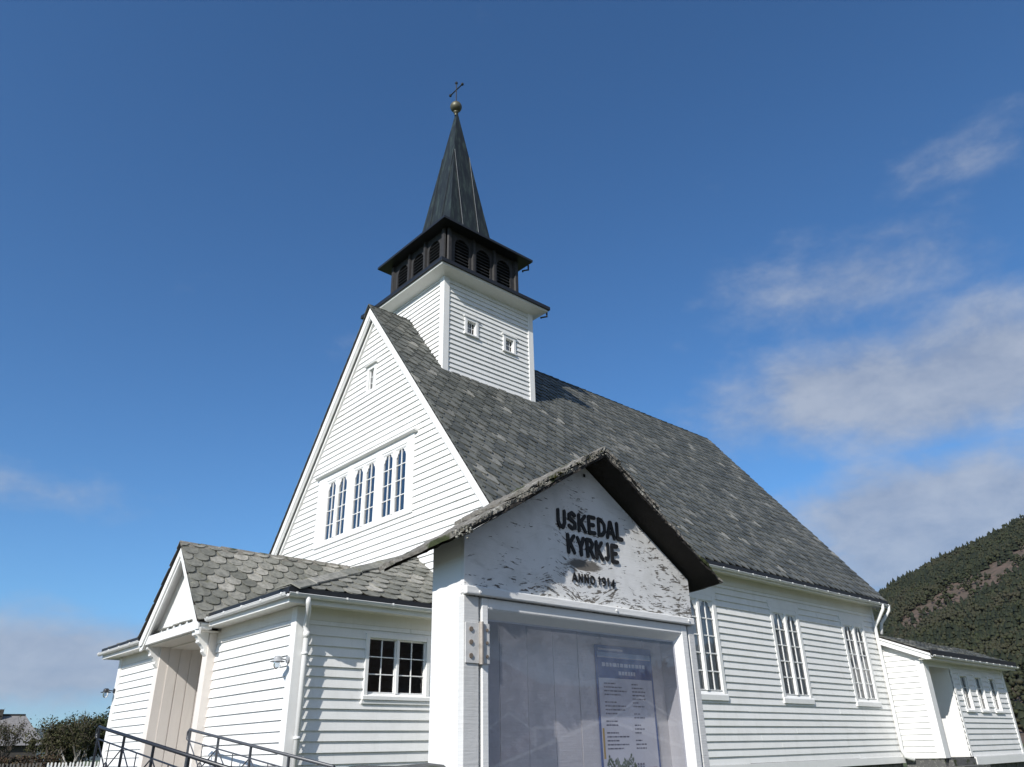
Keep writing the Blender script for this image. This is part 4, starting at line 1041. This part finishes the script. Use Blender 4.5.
for c0, c1, rows_ in ((px0+.045, px0+.215, [0, 1, 2, 3, 5, 6, 7, 8, 10, 11, 13, 14, 15, 16, 17]), (px0+.235, px0+.33, [0, 1, 2, 3, 4, 5, 6, 8, 9, 11, 12, 13, 15, 16, 17])):
    for k in rows_:
        z = .600-.0155*k; x = c0; e = c1-r.uniform(0, (c1-c0)*.4)
        if k in (0, 5, 10, 13, 8, 11, 15): e = c0+(c1-c0)*.45
        while x < e: L = r.uniform(.006, .024); flat(b, x, min(x+L, e), z, z+.0055, 2); x += L+.004
for k in range(4):
    x = px0+.05
    while x < px0+.05+.12: L = r.uniform(.006, .02); flat(b, x, x+L, .222-.013*k, .226-.013*k, 2); x += L+.004
b.build('text_lines', M_INK, PO)
b = MB()
for k in range(260):
    u_ = r.random(); x = px0+.035+u_*.19; z = .258+r.random()*(.035+.022*math.sin(u_*17)*math.cos(u_*7)); h = r.uniform(.003, .009); a = r.uniform(-.005, .005)
    b.prism([(x-h*.5, py-.0015-.000002*k, z), (x+a*.3, py-.0015-.000002*k, z-h*.6), (x+h*.5, py-.0015-.000002*k, z), (x+a, py-.0015-.000002*k, z+h)], (0, .0003, 0))
b.build('plant_picture', M_GREENP, PO)
b = MB(); flat(b, px0+.016, px0+.028, .30, .42, 2); b.build('coloured_edge', M_YEL, PO)
b = MB()
for k in range(3):
    x = px0+.235+k*.018; b.tube([(x, py-.0015, .225), (x+.004, py-.0015, .25), (x+.001, py-.0015, .268)], .0028, 5); b.tube([(x+.001, py-.0015, .272), (x+.001, py-.0015, .280)], .0045, 6)
b.build('figure_emblem', M_INK, PO)
b = MB(); x = px0+.29
while x < px0+.36: L = r.uniform(.008, .016); flat(b, x, x+L, .245, .262, 2); x += L+.003
b.build('emblem_lettering', M_REDP, PO)
b = MB(); b.tube([(px0+.13+.045*math.sin(a*.3), py-.0018, .165+.03*math.cos(a*.3)) for a in range(0, 6)], .004, 6); b.prism([(px0+.165, py-.0018, .168), (px0+.187, py-.0018, .168), (px0+.176, py-.0018, .148)], (0, .0006, 0))
b.build('arrow', M_BLUE, PO)

# ================================================================== BACKGROUND LEFT
def foliage_mat(name, a, b_, c_, patch=None):
    m, N = mat(name); g = geo(N); c = N.ramp(g.outputs['Random Per Island'], [(0, a), (.5, b_), (1, c_)])
    if patch: c = N.mix(N.mapr(N.noise(g.outputs['Position'], .022, 5, .65), .45, .65, 0, .5), c, patch)
    finish(N, c, .75, spec=.25)
    return m
M_LEAFB = foliage_mat('budding_leaves', (.030, .036, .014), (.048, .052, .020), (.070, .062, .032))
M_TWIG = foliage_mat('bare_twigs', (.07, .055, .042), (.11, .09, .07), (.15, .13, .105))
M_LEAFD = foliage_mat('dark_evergreen_leaves', (.020, .030, .014), (.034, .048, .02), (.052, .065, .028))
M_LEAFR = foliage_mat('brown_hedge_leaves', (.05, .032, .02), (.08, .05, .03), (.045, .055, .02))
M_BARK = simple('bark', (.14, .12, .10), .9, 0, .5, 12, .2, .8, 50)
M_BIRCH = simple('pale_birch_bark', (.42, .40, .37), .8, 0, .5, 9, .2, .6, 50)
def bush(name, loc, h, rad, seed, leafm, dens, label, twigs=1.0, group=None, bark=None, cat='tree', leaf=.055):
    T = thing(name, loc, label, cat, group); r = random.Random(seed); tr = MB(); tw = []; lf = []
    def grow(p, d, L, rr, lvl):
        pts = [p]; q = p.copy(); dd = d.copy()
        for _ in range(4):
            dd = (dd+Vector((r.gauss(0, .14), r.gauss(0, .14), r.gauss(.05, .08)))).normalized(); q = q+dd*L/4; pts.append(q.copy())
        if lvl <= 1: tr.tube(pts, [rr*(1-.16*i) for i in range(5)], 6, caps=False)
        else: tw.append((pts, rr))
        if lvl >= 2:
            for pp in pts[1:]:
                for _ in range(dens if r.random() < .75 and lvl < 5 else 0): lf.append(pp+Vector((r.gauss(0, .13), r.gauss(0, .13), r.gauss(0, .11))))
        if lvl < (5 if dens <= 3 else 4):
            for _ in range(3 if lvl < 3 else 2):
                a = r.uniform(0, 6.28); sp_ = r.uniform(.35, .75); k = pts[r.randint(2, 4)]
                nd = (dd*1.0+Vector((math.cos(a)*sp_, math.sin(a)*sp_, r.uniform(-.1, .25)))).normalized()
                grow(k, nd, L*r.uniform(.6, .8), rr*.55, lvl+1)
    for _ in range(4 if h < 5 else 3):
        a = r.uniform(0, 6.28); o_ = Vector((math.cos(a), math.sin(a), 0))*rad*.12
        grow(Vector(loc)+o_, Vector((math.cos(a)*rad/h*.55, math.sin(a)*rad/h*.55, 1)).normalized(), h*.38, .03+.012*h, 0)
    tr.build('trunk', bark or M_BARK, T)
    cr = MB()
    for pts, rr in tw:
        s = max(.006, rr*.8)
        for a, b in zip(pts[:-1], pts[1:]):
            t = (b-a).normalized(); n1 = t.cross(Vector((r.gauss(0, 1), r.gauss(0, 1), r.gauss(0, 1)))).normalized()*s
            cr.add([a-n1, a+n1, b+n1*.6, b-n1*.6], [(0, 1, 2, 3)])
    cr.build('twigs', M_TWIG, T)
    lm = MB()
    for p in lf:
        a = Vector((r.gauss(0, 1), r.gauss(0, 1), r.gauss(0, 1))).normalized(); b = a.cross(Vector((r.gauss(0, 1), r.gauss(0, 1), r.gauss(0, 1)))).normalized(); s = leaf*r.uniform(.6, 1.4)
        lm.add([p-a*s, p+b*s*.5, p+a*s, p-b*s*.5], [(0, 1, 2, 3)])
    if lf: lm.build('crown', leafm, T)
    return T
GR = 'bushes and small trees behind the picket fence'
bush('leafless_tree', (1.7, 29.0, GZ), 3.1, 1.4, 1, M_LEAFB, 3, 'budding bush with bare twig tips behind the white picket fence', group=GR)
bush('birch_tree', (2.35, 27.6, GZ), 3.0, 1.0, 2, M_LEAFB, 2, 'slim young tree with a pale trunk behind the white picket fence', group=GR, bark=M_BIRCH)
bush('evergreen_bush', (4.2, 28.6, GZ), 3.0, 1.7, 3, M_LEAFD, 6, 'dark dense bush close beside the porch corner', group=GR, leaf=.07)
bush('evergreen_bush', (3.0, 29.6, GZ), 2.7, 1.6, 13, M_LEAFD, 5, 'dark green bush between the pale-trunked tree and the porch corner', group=GR, leaf=.07)
bush('leafless_tree', (-2.6, 31.0, GZ), 3.6, 1.6, 4, M_LEAFB, 2, 'half bare bush at the far left edge in front of the house', group=GR)
bush('leafless_tree', (.45, 33.0, GZ), 3.2, 1.0, 5, M_LEAFB, 1, 'thin twiggy young tree in front of the pale house roof', group=GR)
bush('evergreen_bush', (2.2, 31.2, GZ), 3.1, 1.7, 14, M_LEAFB, 5, 'olive green bush behind the thin twiggy tree', group=GR, leaf=.06)
bush('evergreen_bush', (7.2, 31.5, GZ), 3.4, 2.2, 16, M_LEAFD, 5, 'dark bush hidden behind the porch', group=GR, leaf=.07)
bush('leafless_tree', (-5.5, 30.0, GZ), 4.0, 1.8, 17, M_LEAFB, 3, 'budding bush outside the left edge of the view', group=GR)
# hedge of brown leaves in front of the house
hd = thing('clipped_hedge', (-3, 24.2, GZ), 'low brownish hedge behind the grey pickets', 'hedge')
r = random.Random(31); lm = MB()
for _ in range(9000):
    p = Vector((r.uniform(-9, .6), 24.2+r.uniform(-.35, .35), GZ+1.12*math.sqrt(r.random())+r.gauss(0, .05))); p.y -= (p.x+3)*.26
    a = Vector((r.gauss(0, 1), r.gauss(0, 1), r.gauss(0, 1))).normalized(); b = a.cross(Vector((r.gauss(0, 1), r.gauss(0, 1), 1))).normalized(); s = .05*r.uniform(.6, 1.4)
    lm.add([p-a*s, p+b*s*.6, p+a*s, p-b*s*.6], [(0, 1, 2, 3)])
lm.build('foliage', M_LEAFR, hd)
hs = MB(); hs.box(-9, .6, 24.05, 24.35, GZ, GZ+.9); hs.v = [(v[0], v[1]-(v[0]+3)*.26, v[2]) for v in hs.v]; hs.build('stems', M_BARK, hd)

def picket_fence(a, b, ztop, m, label, name='picket_fence', sp=.125):
    a = Vector((*a, 0)); b = Vector((*b, 0)); t = (b-a).normalized(); L = (b-a).length; nrm = Vector((-t.y, t.x, 0)); ang = math.atan2(t.y, t.x)
    F = thing(name, (a.x, a.y, GZ), label, 'fence', 'picket fences', ang)
    def lb(mb, nm): o = mb.build(nm, m, F, loc=(0, 0, 0)); return o
    zl = ztop-GZ; n = int(L/sp)
    base = None
    pk = MB(); pk.prism([(-.03, 0, .08), (.03, 0, .08), (.03, 0, zl-.04), (0, 0, zl), (-.03, 0, zl-.04)], (0, .02, 0))
    base = pk.build('picket', m, F, loc=(0, 0, 0))
    for i in range(n+1):
        if i == 0: o = base
        else: o = base.copy(); COL.objects.link(o); o.parent = F
        o.location = (i*sp, 0, rnd.uniform(-.012, .012)); o.rotation_euler.y = rnd.uniform(-.02, .02)
    for z in (.3, zl-.25): lb(MB().box(0, L, .021, .055, z, z+.07), 'rail')
    for i in range(int(L/2.2)+1): lb(MB().box(i*2.2, i*2.2+.07, .056, .13, 0, zl-.1), 'post')
M_GREYF = simple('dull_grey_pickets', (.16, .15, .14), .85, 0, .4)  # flat dark grey for one stretch, where the other fences are white
picket_fence((-.12, 21.87), (11.3, 18.7), .305, M_TRIM, 'white picket fence across the far left background below the bushes')
picket_fence((-10.5, 24.75), (-.35, 21.93), .30, M_GREYF, 'grey picket fence at the far left in front of the brown hedge')
picket_fence((25.5, -5.2), (34, -9.5), .33, M_TRIM, 'white picket fence beyond the far end of the annex')

# far left house
M_ROOFG = simple('pale_grey_roofing', (.25, .24, .235), .8, 0, .35, 2.5)
M_HWALL = simple('brown_timber_wall', (.05, .045, .042), .8, 0, .3)
HS = thing('house', (4.5, 66, GZ), 'low house with pale grey hipped roof and chimney at the far left', 'house')
ex, ey = Vector((.975, -.20, 0)).normalized(), Vector((.20, .975, 0)).normalized()
HO = Vector((8.95, 62.9, 0))
def hp(a, b, z): return tuple(HO+ex*a+ey*b+Vector((0, 0, z)))
MB().prism([hp(-.5, .4, -.7), hp(-14, .4, -.7), hp(-14, 8.2, -.7), hp(-.5, 8.2, -.7)], (0, 0, 2.3)).build('wall', M_HWALL, HS)
MB().add([hp(0, 0, 1.55), hp(-14.6, 0, 1.55), hp(-14.6, 8.6, 1.55), hp(0, 8.6, 1.55), hp(-1.9, 4.3, 4.0), hp(-14.6, 4.3, 4.0)], [(0, 1, 5, 4), (3, 4, 5, 2), (0, 4, 3), (1, 2, 5)]).build('roof', M_ROOFG, HS)
MB().prism([hp(-3.6, 3.6, 3.3), hp(-4.3, 3.6, 3.3), hp(-4.3, 4.3, 3.3), hp(-3.6, 4.3, 3.3)], (0, 0, 1.15)).build('chimney', M_HWALL, HS)
MB().prism([hp(-1.9, 4.2, 3.99), hp(-4.0, 4.2, 3.99), hp(-4.0, 4.45, 3.99), hp(-1.9, 4.45, 3.99)], (0, 0, .12)).build('ridge_cap', M_FLASH, HS)
for a in (-3, -6, -9.5): MB().prism([hp(a, .36, .1), hp(a-.9, .36, .1), hp(a-.9, .36, 1.1), hp(a, .36, 1.1)], tuple(ey*.03)).build('window', M_GLASS, HS)

# ================================================================== HILLS
def terrain(name, azs, crest, D0, D1, m, cx=-8.8, cy=-15.1, rows=40, seed=1, amp=6, pw=1.0):
    V = []; F = []
    for i, az in enumerate(azs):
        hc = crest(az)
        for j in range(rows+1):
            f = j/rows; D = D0+(D1-D0)*f; a = math.radians(az); x = cx+D*math.cos(a); y = cy+D*math.sin(a)
            z = -1.2+(D1*math.tan(math.radians(hc))+.0)*f**pw
            z += noise.noise(Vector((x*.01+seed, y*.01, 0)))*amp*f+noise.noise(Vector((x*.04+seed, y*.04, 0)))*amp*.3*f
            V.append((x, y, z))
    W = rows+1
    for i in range(len(azs)-1):
        for j in range(rows): a = i*W+j; F.append((a, a+W, a+W+1, a+1))
    # back side
    k = len(V)
    for i, az in enumerate(azs):
        a = math.radians(az); x = cx+(D1*1.5)*math.cos(a); y = cy+(D1*1.5)*math.sin(a); V.append((x, y, -5))
    for i in range(len(azs)-1): F.append((i*W+rows, (i+1)*W+rows, k+i+1, k+i))
    o = np_mesh(name, V, F, m, smooth=True); tag(o, kind='structure'); return V, W
def lerp_tab(tab):
    def f(x):
        if x <= tab[0][0]: return tab[0][1]
        for (a, b), (c, d) in zip(tab[:-1], tab[1:]):
            if x <= c: return b+(d-b)*(x-a)/(c-a)
        return tab[-1][1]
    return f
def hill_mat():
    m, N = mat('heather_hillside'); P = posv(N)
    c = N.mix(N.noise(P, .02, 6, .65), (.045, .040, .024), (.080, .058, .042))
    c = N.mix(N.mapr(N.noise(P, .16, 7, .75), .44, .62), c, (.120, .080, .060))
    finish(N, c, .95)
    return m
crest = lerp_tab([(-60, 0.), (-40, 4), (-15, 11), (0, 14.2), (8, 13.6), (13.3, 12.1), (16.2, 11.1), (18.4, 10.6), (20.3, 9.9), (22.4, 8.9), (24, 8.2), (27, 6.6), (32, 4.0), (40, 1.0), (46, 0)])
HD0, HD1 = 240, 720
terrain('hill', [x*.5 for x in range(-120, 93)], crest, HD0, HD1, hill_mat(), seed=2, amp=5, pw=1.25)
def far_mat():
    m, N = mat('forested_mountain'); P = posv(N)
    finish(N, N.mix(N.noise(P, .002, 5, .6), (.035, .05, .04), (.06, .075, .06)), 1.0); return m
terrain('mountains', [x*1. for x in range(44, 130)], lerp_tab([(44, 2.5), (60, 2.2), (72, 1.75), (76, 1.72), (78, 1.6), (84, 1.9), (95, 2.8), (110, 3.5), (130, 2)]), 5000, 7500, far_mat(), seed=5, amp=60, rows=14)
terrain('mountains', [x*2. for x in range(-80, -20)], lerp_tab([(-160, 3), (-120, 7), (-90, 9), (-65, 12), (-55, 12), (-51, 7.), (-47, 4.6), (-44, 4.2), (-43, 4.3), (-41, 3.6), (-40, 3.)]), 900, 1900, hill_mat(), seed=6, amp=20, rows=14)  # unseen ridge; its high stretch is raised to darken the porch pane reflections

# forest on the hill: one mass of trees
def conifer_tpl(r):
    V = []; F = []
    for k in range(3):
        z0 = .08+.26*k; z1 = z0+.45-.05*k; rad = (.30-.075*k); n = 6; b = len(V)
        for i in range(n):
            a = 6.283*i/n+k*.5; q = rad*r.uniform(.7, 1.2); V.append((q*math.cos(a), q*math.sin(a), z0+r.uniform(-.04, .04)))
        V.append((0, 0, min(1, z1)))
        for i in range(n): F.append((b+i, b+(i+1) % n, b+n))
    return np.array(V), np.array(F)
def broad_tpl(r):
    V = []; F = []
    for k in range(7):
        c = np.array([r.gauss(0, .17), r.gauss(0, .17), .35+r.random()*.5]); s = r.uniform(.14, .24); b = len(V)
        for d in ((1, 0, 0), (-1, 0, 0), (0, 1, 0), (0, -1, 0), (0, 0, 1), (0, 0, -1)): V.append(tuple(c+np.array(d)*s*r.uniform(.6, 1.25)))
        for f in ((0, 2, 4), (2, 1, 4), (1, 3, 4), (3, 0, 4), (2, 0, 5), (1, 2, 5), (3, 1, 5), (0, 3, 5)): F.append(tuple(b+i for i in f))
    return np.array(V), np.array(F)
def hill_z(az, D):
    f = (D-HD0)/(HD1-HD0); a = math.radians(az); x = -8.8+D*math.cos(a); y = -15.1+D*math.sin(a)
    z = -1.2+HD1*math.tan(math.radians(crest(az)))*f**1.25
    z += noise.noise(Vector((x*.01+2, y*.01, 0)))*5*f+noise.noise(Vector((x*.04+2, y*.04, 0)))*5*.3*f
    return x, y, z
def forest(name, kind, count, tpls, azr, m, seed, hrange, label=None, zcond=None):
    r = random.Random(seed); VV = []; FF = []; off = 0
    for _ in range(count):
        az = r.uniform(*azr); D = HD0+20+(HD1-HD0-10)*math.sqrt(r.random()); x, y, z = hill_z(az, D)
        f = (D-HD0)/(HD1-HD0)
        # felled strip running diagonally up the slope
        band = .60+(22-az)*.022+.03*noise.noise(Vector((az*.7, f*5, 3)))
        dark = noise.noise(Vector((x*.018, y*.018, 7)))
        if abs(f-band) < .078+.035*noise.noise(Vector((az*1.3, 4, 1))) and az < 21.5+noise.noise(Vector((f*9, 0, 1))) and az > 5:
            if r.random() < .94: continue
        if kind == 'c' and dark < -.05 and r.random() < .8: continue
        if kind == 'b' and dark > .12 and r.random() < .7: continue
        V, F = tpls[r.randrange(len(tpls))]; h = r.uniform(*hrange); a = r.uniform(0, 6.28); c, s = math.cos(a), math.sin(a)
        q = V*h; q = np.stack([q[:, 0]*c-q[:, 1]*s+x, q[:, 0]*s+q[:, 1]*c+y, q[:, 2]+z-.3], 1)
        VV.append(q); FF.append(F+off); off += len(V)
    o = np_mesh(name, np.concatenate(VV), np.concatenate(FF), m); tag(o, label, kind='stuff'); o['category'] = 'forest'
M_CONI = foliage_mat('conifer_needles', (.011, .015, .007), (.017, .022, .010), (.025, .030, .015))
M_BROAD = foliage_mat('spring_woodland', (.022, .028, .011), (.034, .035, .017), (.028, .036, .013), (.052, .042, .028))
rt_ = random.Random(77)
ct = [conifer_tpl(rt_) for _ in range(6)]; bt = [broad_tpl(rt_) for _ in range(6)]
forest('conifer_forest', 'c', 10000, ct, (2, 34), M_CONI, 5, (4, 9.5), 'dark conifers covering the hillside behind the annex')
forest('spring_woodland', 'b', 26000, bt, (2, 34), M_BROAD, 6, (3.5, 7), 'olive brown budding woodland between the conifers on the hillside')
forest('conifer_forest', 'c', 2500, ct, (-50, 2), M_CONI, 8, (6, 12), 'dark conifers on the hillside outside the right edge')

# ================================================================== AIR
m, N = mat('thin_haze')
v = N.n('ShaderNodeVolumePrincipled', {'Color': (.62, .74, 1, 1), 'Density': 2.2e-5, 'Anisotropy': .2})
N.n('ShaderNodeOutputMaterial', {'Volume': v.outputs[0]})
tag(MB().box(-8900, 9200, -9100, 9100, -6.5, 900).build('haze', m), kind='stuff')
# ================================================================== HOUSES ACROSS THE ROAD (seen mirrored in the glazing)
M_HRED = simple('faded_red_boards', (.22, .07, .05), .7, 0, .3); M_HWH = paint('house_white_boards', dirt=.05); M_HGR = simple('grey_house_boards', (.20, .22, .25), .7, 0, .3)
def mirror_house(az, D, wd, dp_, eave, ridge, m, label, rm):
    a = math.radians(az); c = Vector((-6.3+D*math.cos(a), -12.9+D*math.sin(a), 0)); f = Vector((math.cos(a), math.sin(a), 0)); s = Vector((-f.y, f.x, 0)); zb = RZ
    T = thing('house', (c.x, c.y, zb), label, 'house', 'houses across the road')
    def p(u, v, z): return tuple(c+s*u+f*v+Vector((0, 0, z)))
    MB().prism([p(-wd/2, 0, zb), p(wd/2, 0, zb), p(wd/2, 0, eave), p(0, 0, ridge), p(-wd/2, 0, eave)], tuple(f*dp_)).build('wall', m, T)
    for sg in (-1, 1):
        e = sg*(wd/2+.4); k = (ridge-eave)/(wd/2)
        MB().prism([p(0, -.4, ridge+.02), p(e, -.4, ridge+.02-k*abs(e)), p(e, -.4, ridge+.22-k*abs(e)), p(0, -.4, ridge+.22)], tuple(f*(dp_+.8))).build('roof', rm, T)
        MB().prism([p(0, -.46, ridge+.06), p(e, -.46, ridge+.06-k*abs(e)), p(e, -.46, ridge+.18-k*abs(e)), p(0, -.46, ridge+.18)], tuple(f*.05)).build('bargeboard', M_TRIM, T)
    for u in (-wd*.25, wd*.25):
        w_ = MB().prism([p(u-.5, -.03, zb+1.2), p(u+.5, -.03, zb+1.2), p(u+.5, -.03, zb+2.4), p(u-.5, -.03, zb+2.4)], tuple(f*.02)).build('window', M_TRIM, T)
        MB().prism([p(u-.4, -.05, zb+1.3), p(u+.4, -.05, zb+1.3), p(u+.4, -.05, zb+2.3), p(u-.4, -.05, zb+2.3)], tuple(f*.015)).build('pane', M_DARK, w_)
mirror_house(-48.7, 45, 7, 9, -.2, 2.2, M_HRED, 'red boarded house with white bargeboards across the road', M_FLASH)
mirror_house(-38.9, 40, 5.2, 8, .9, 2.6, M_HWH, 'white boarded house across the road', M_FLASH)
mirror_house(-41.5, 28, 9, 9, -.4, 1.2, M_HGR, 'grey boarded low house across the road', M_FLASH)
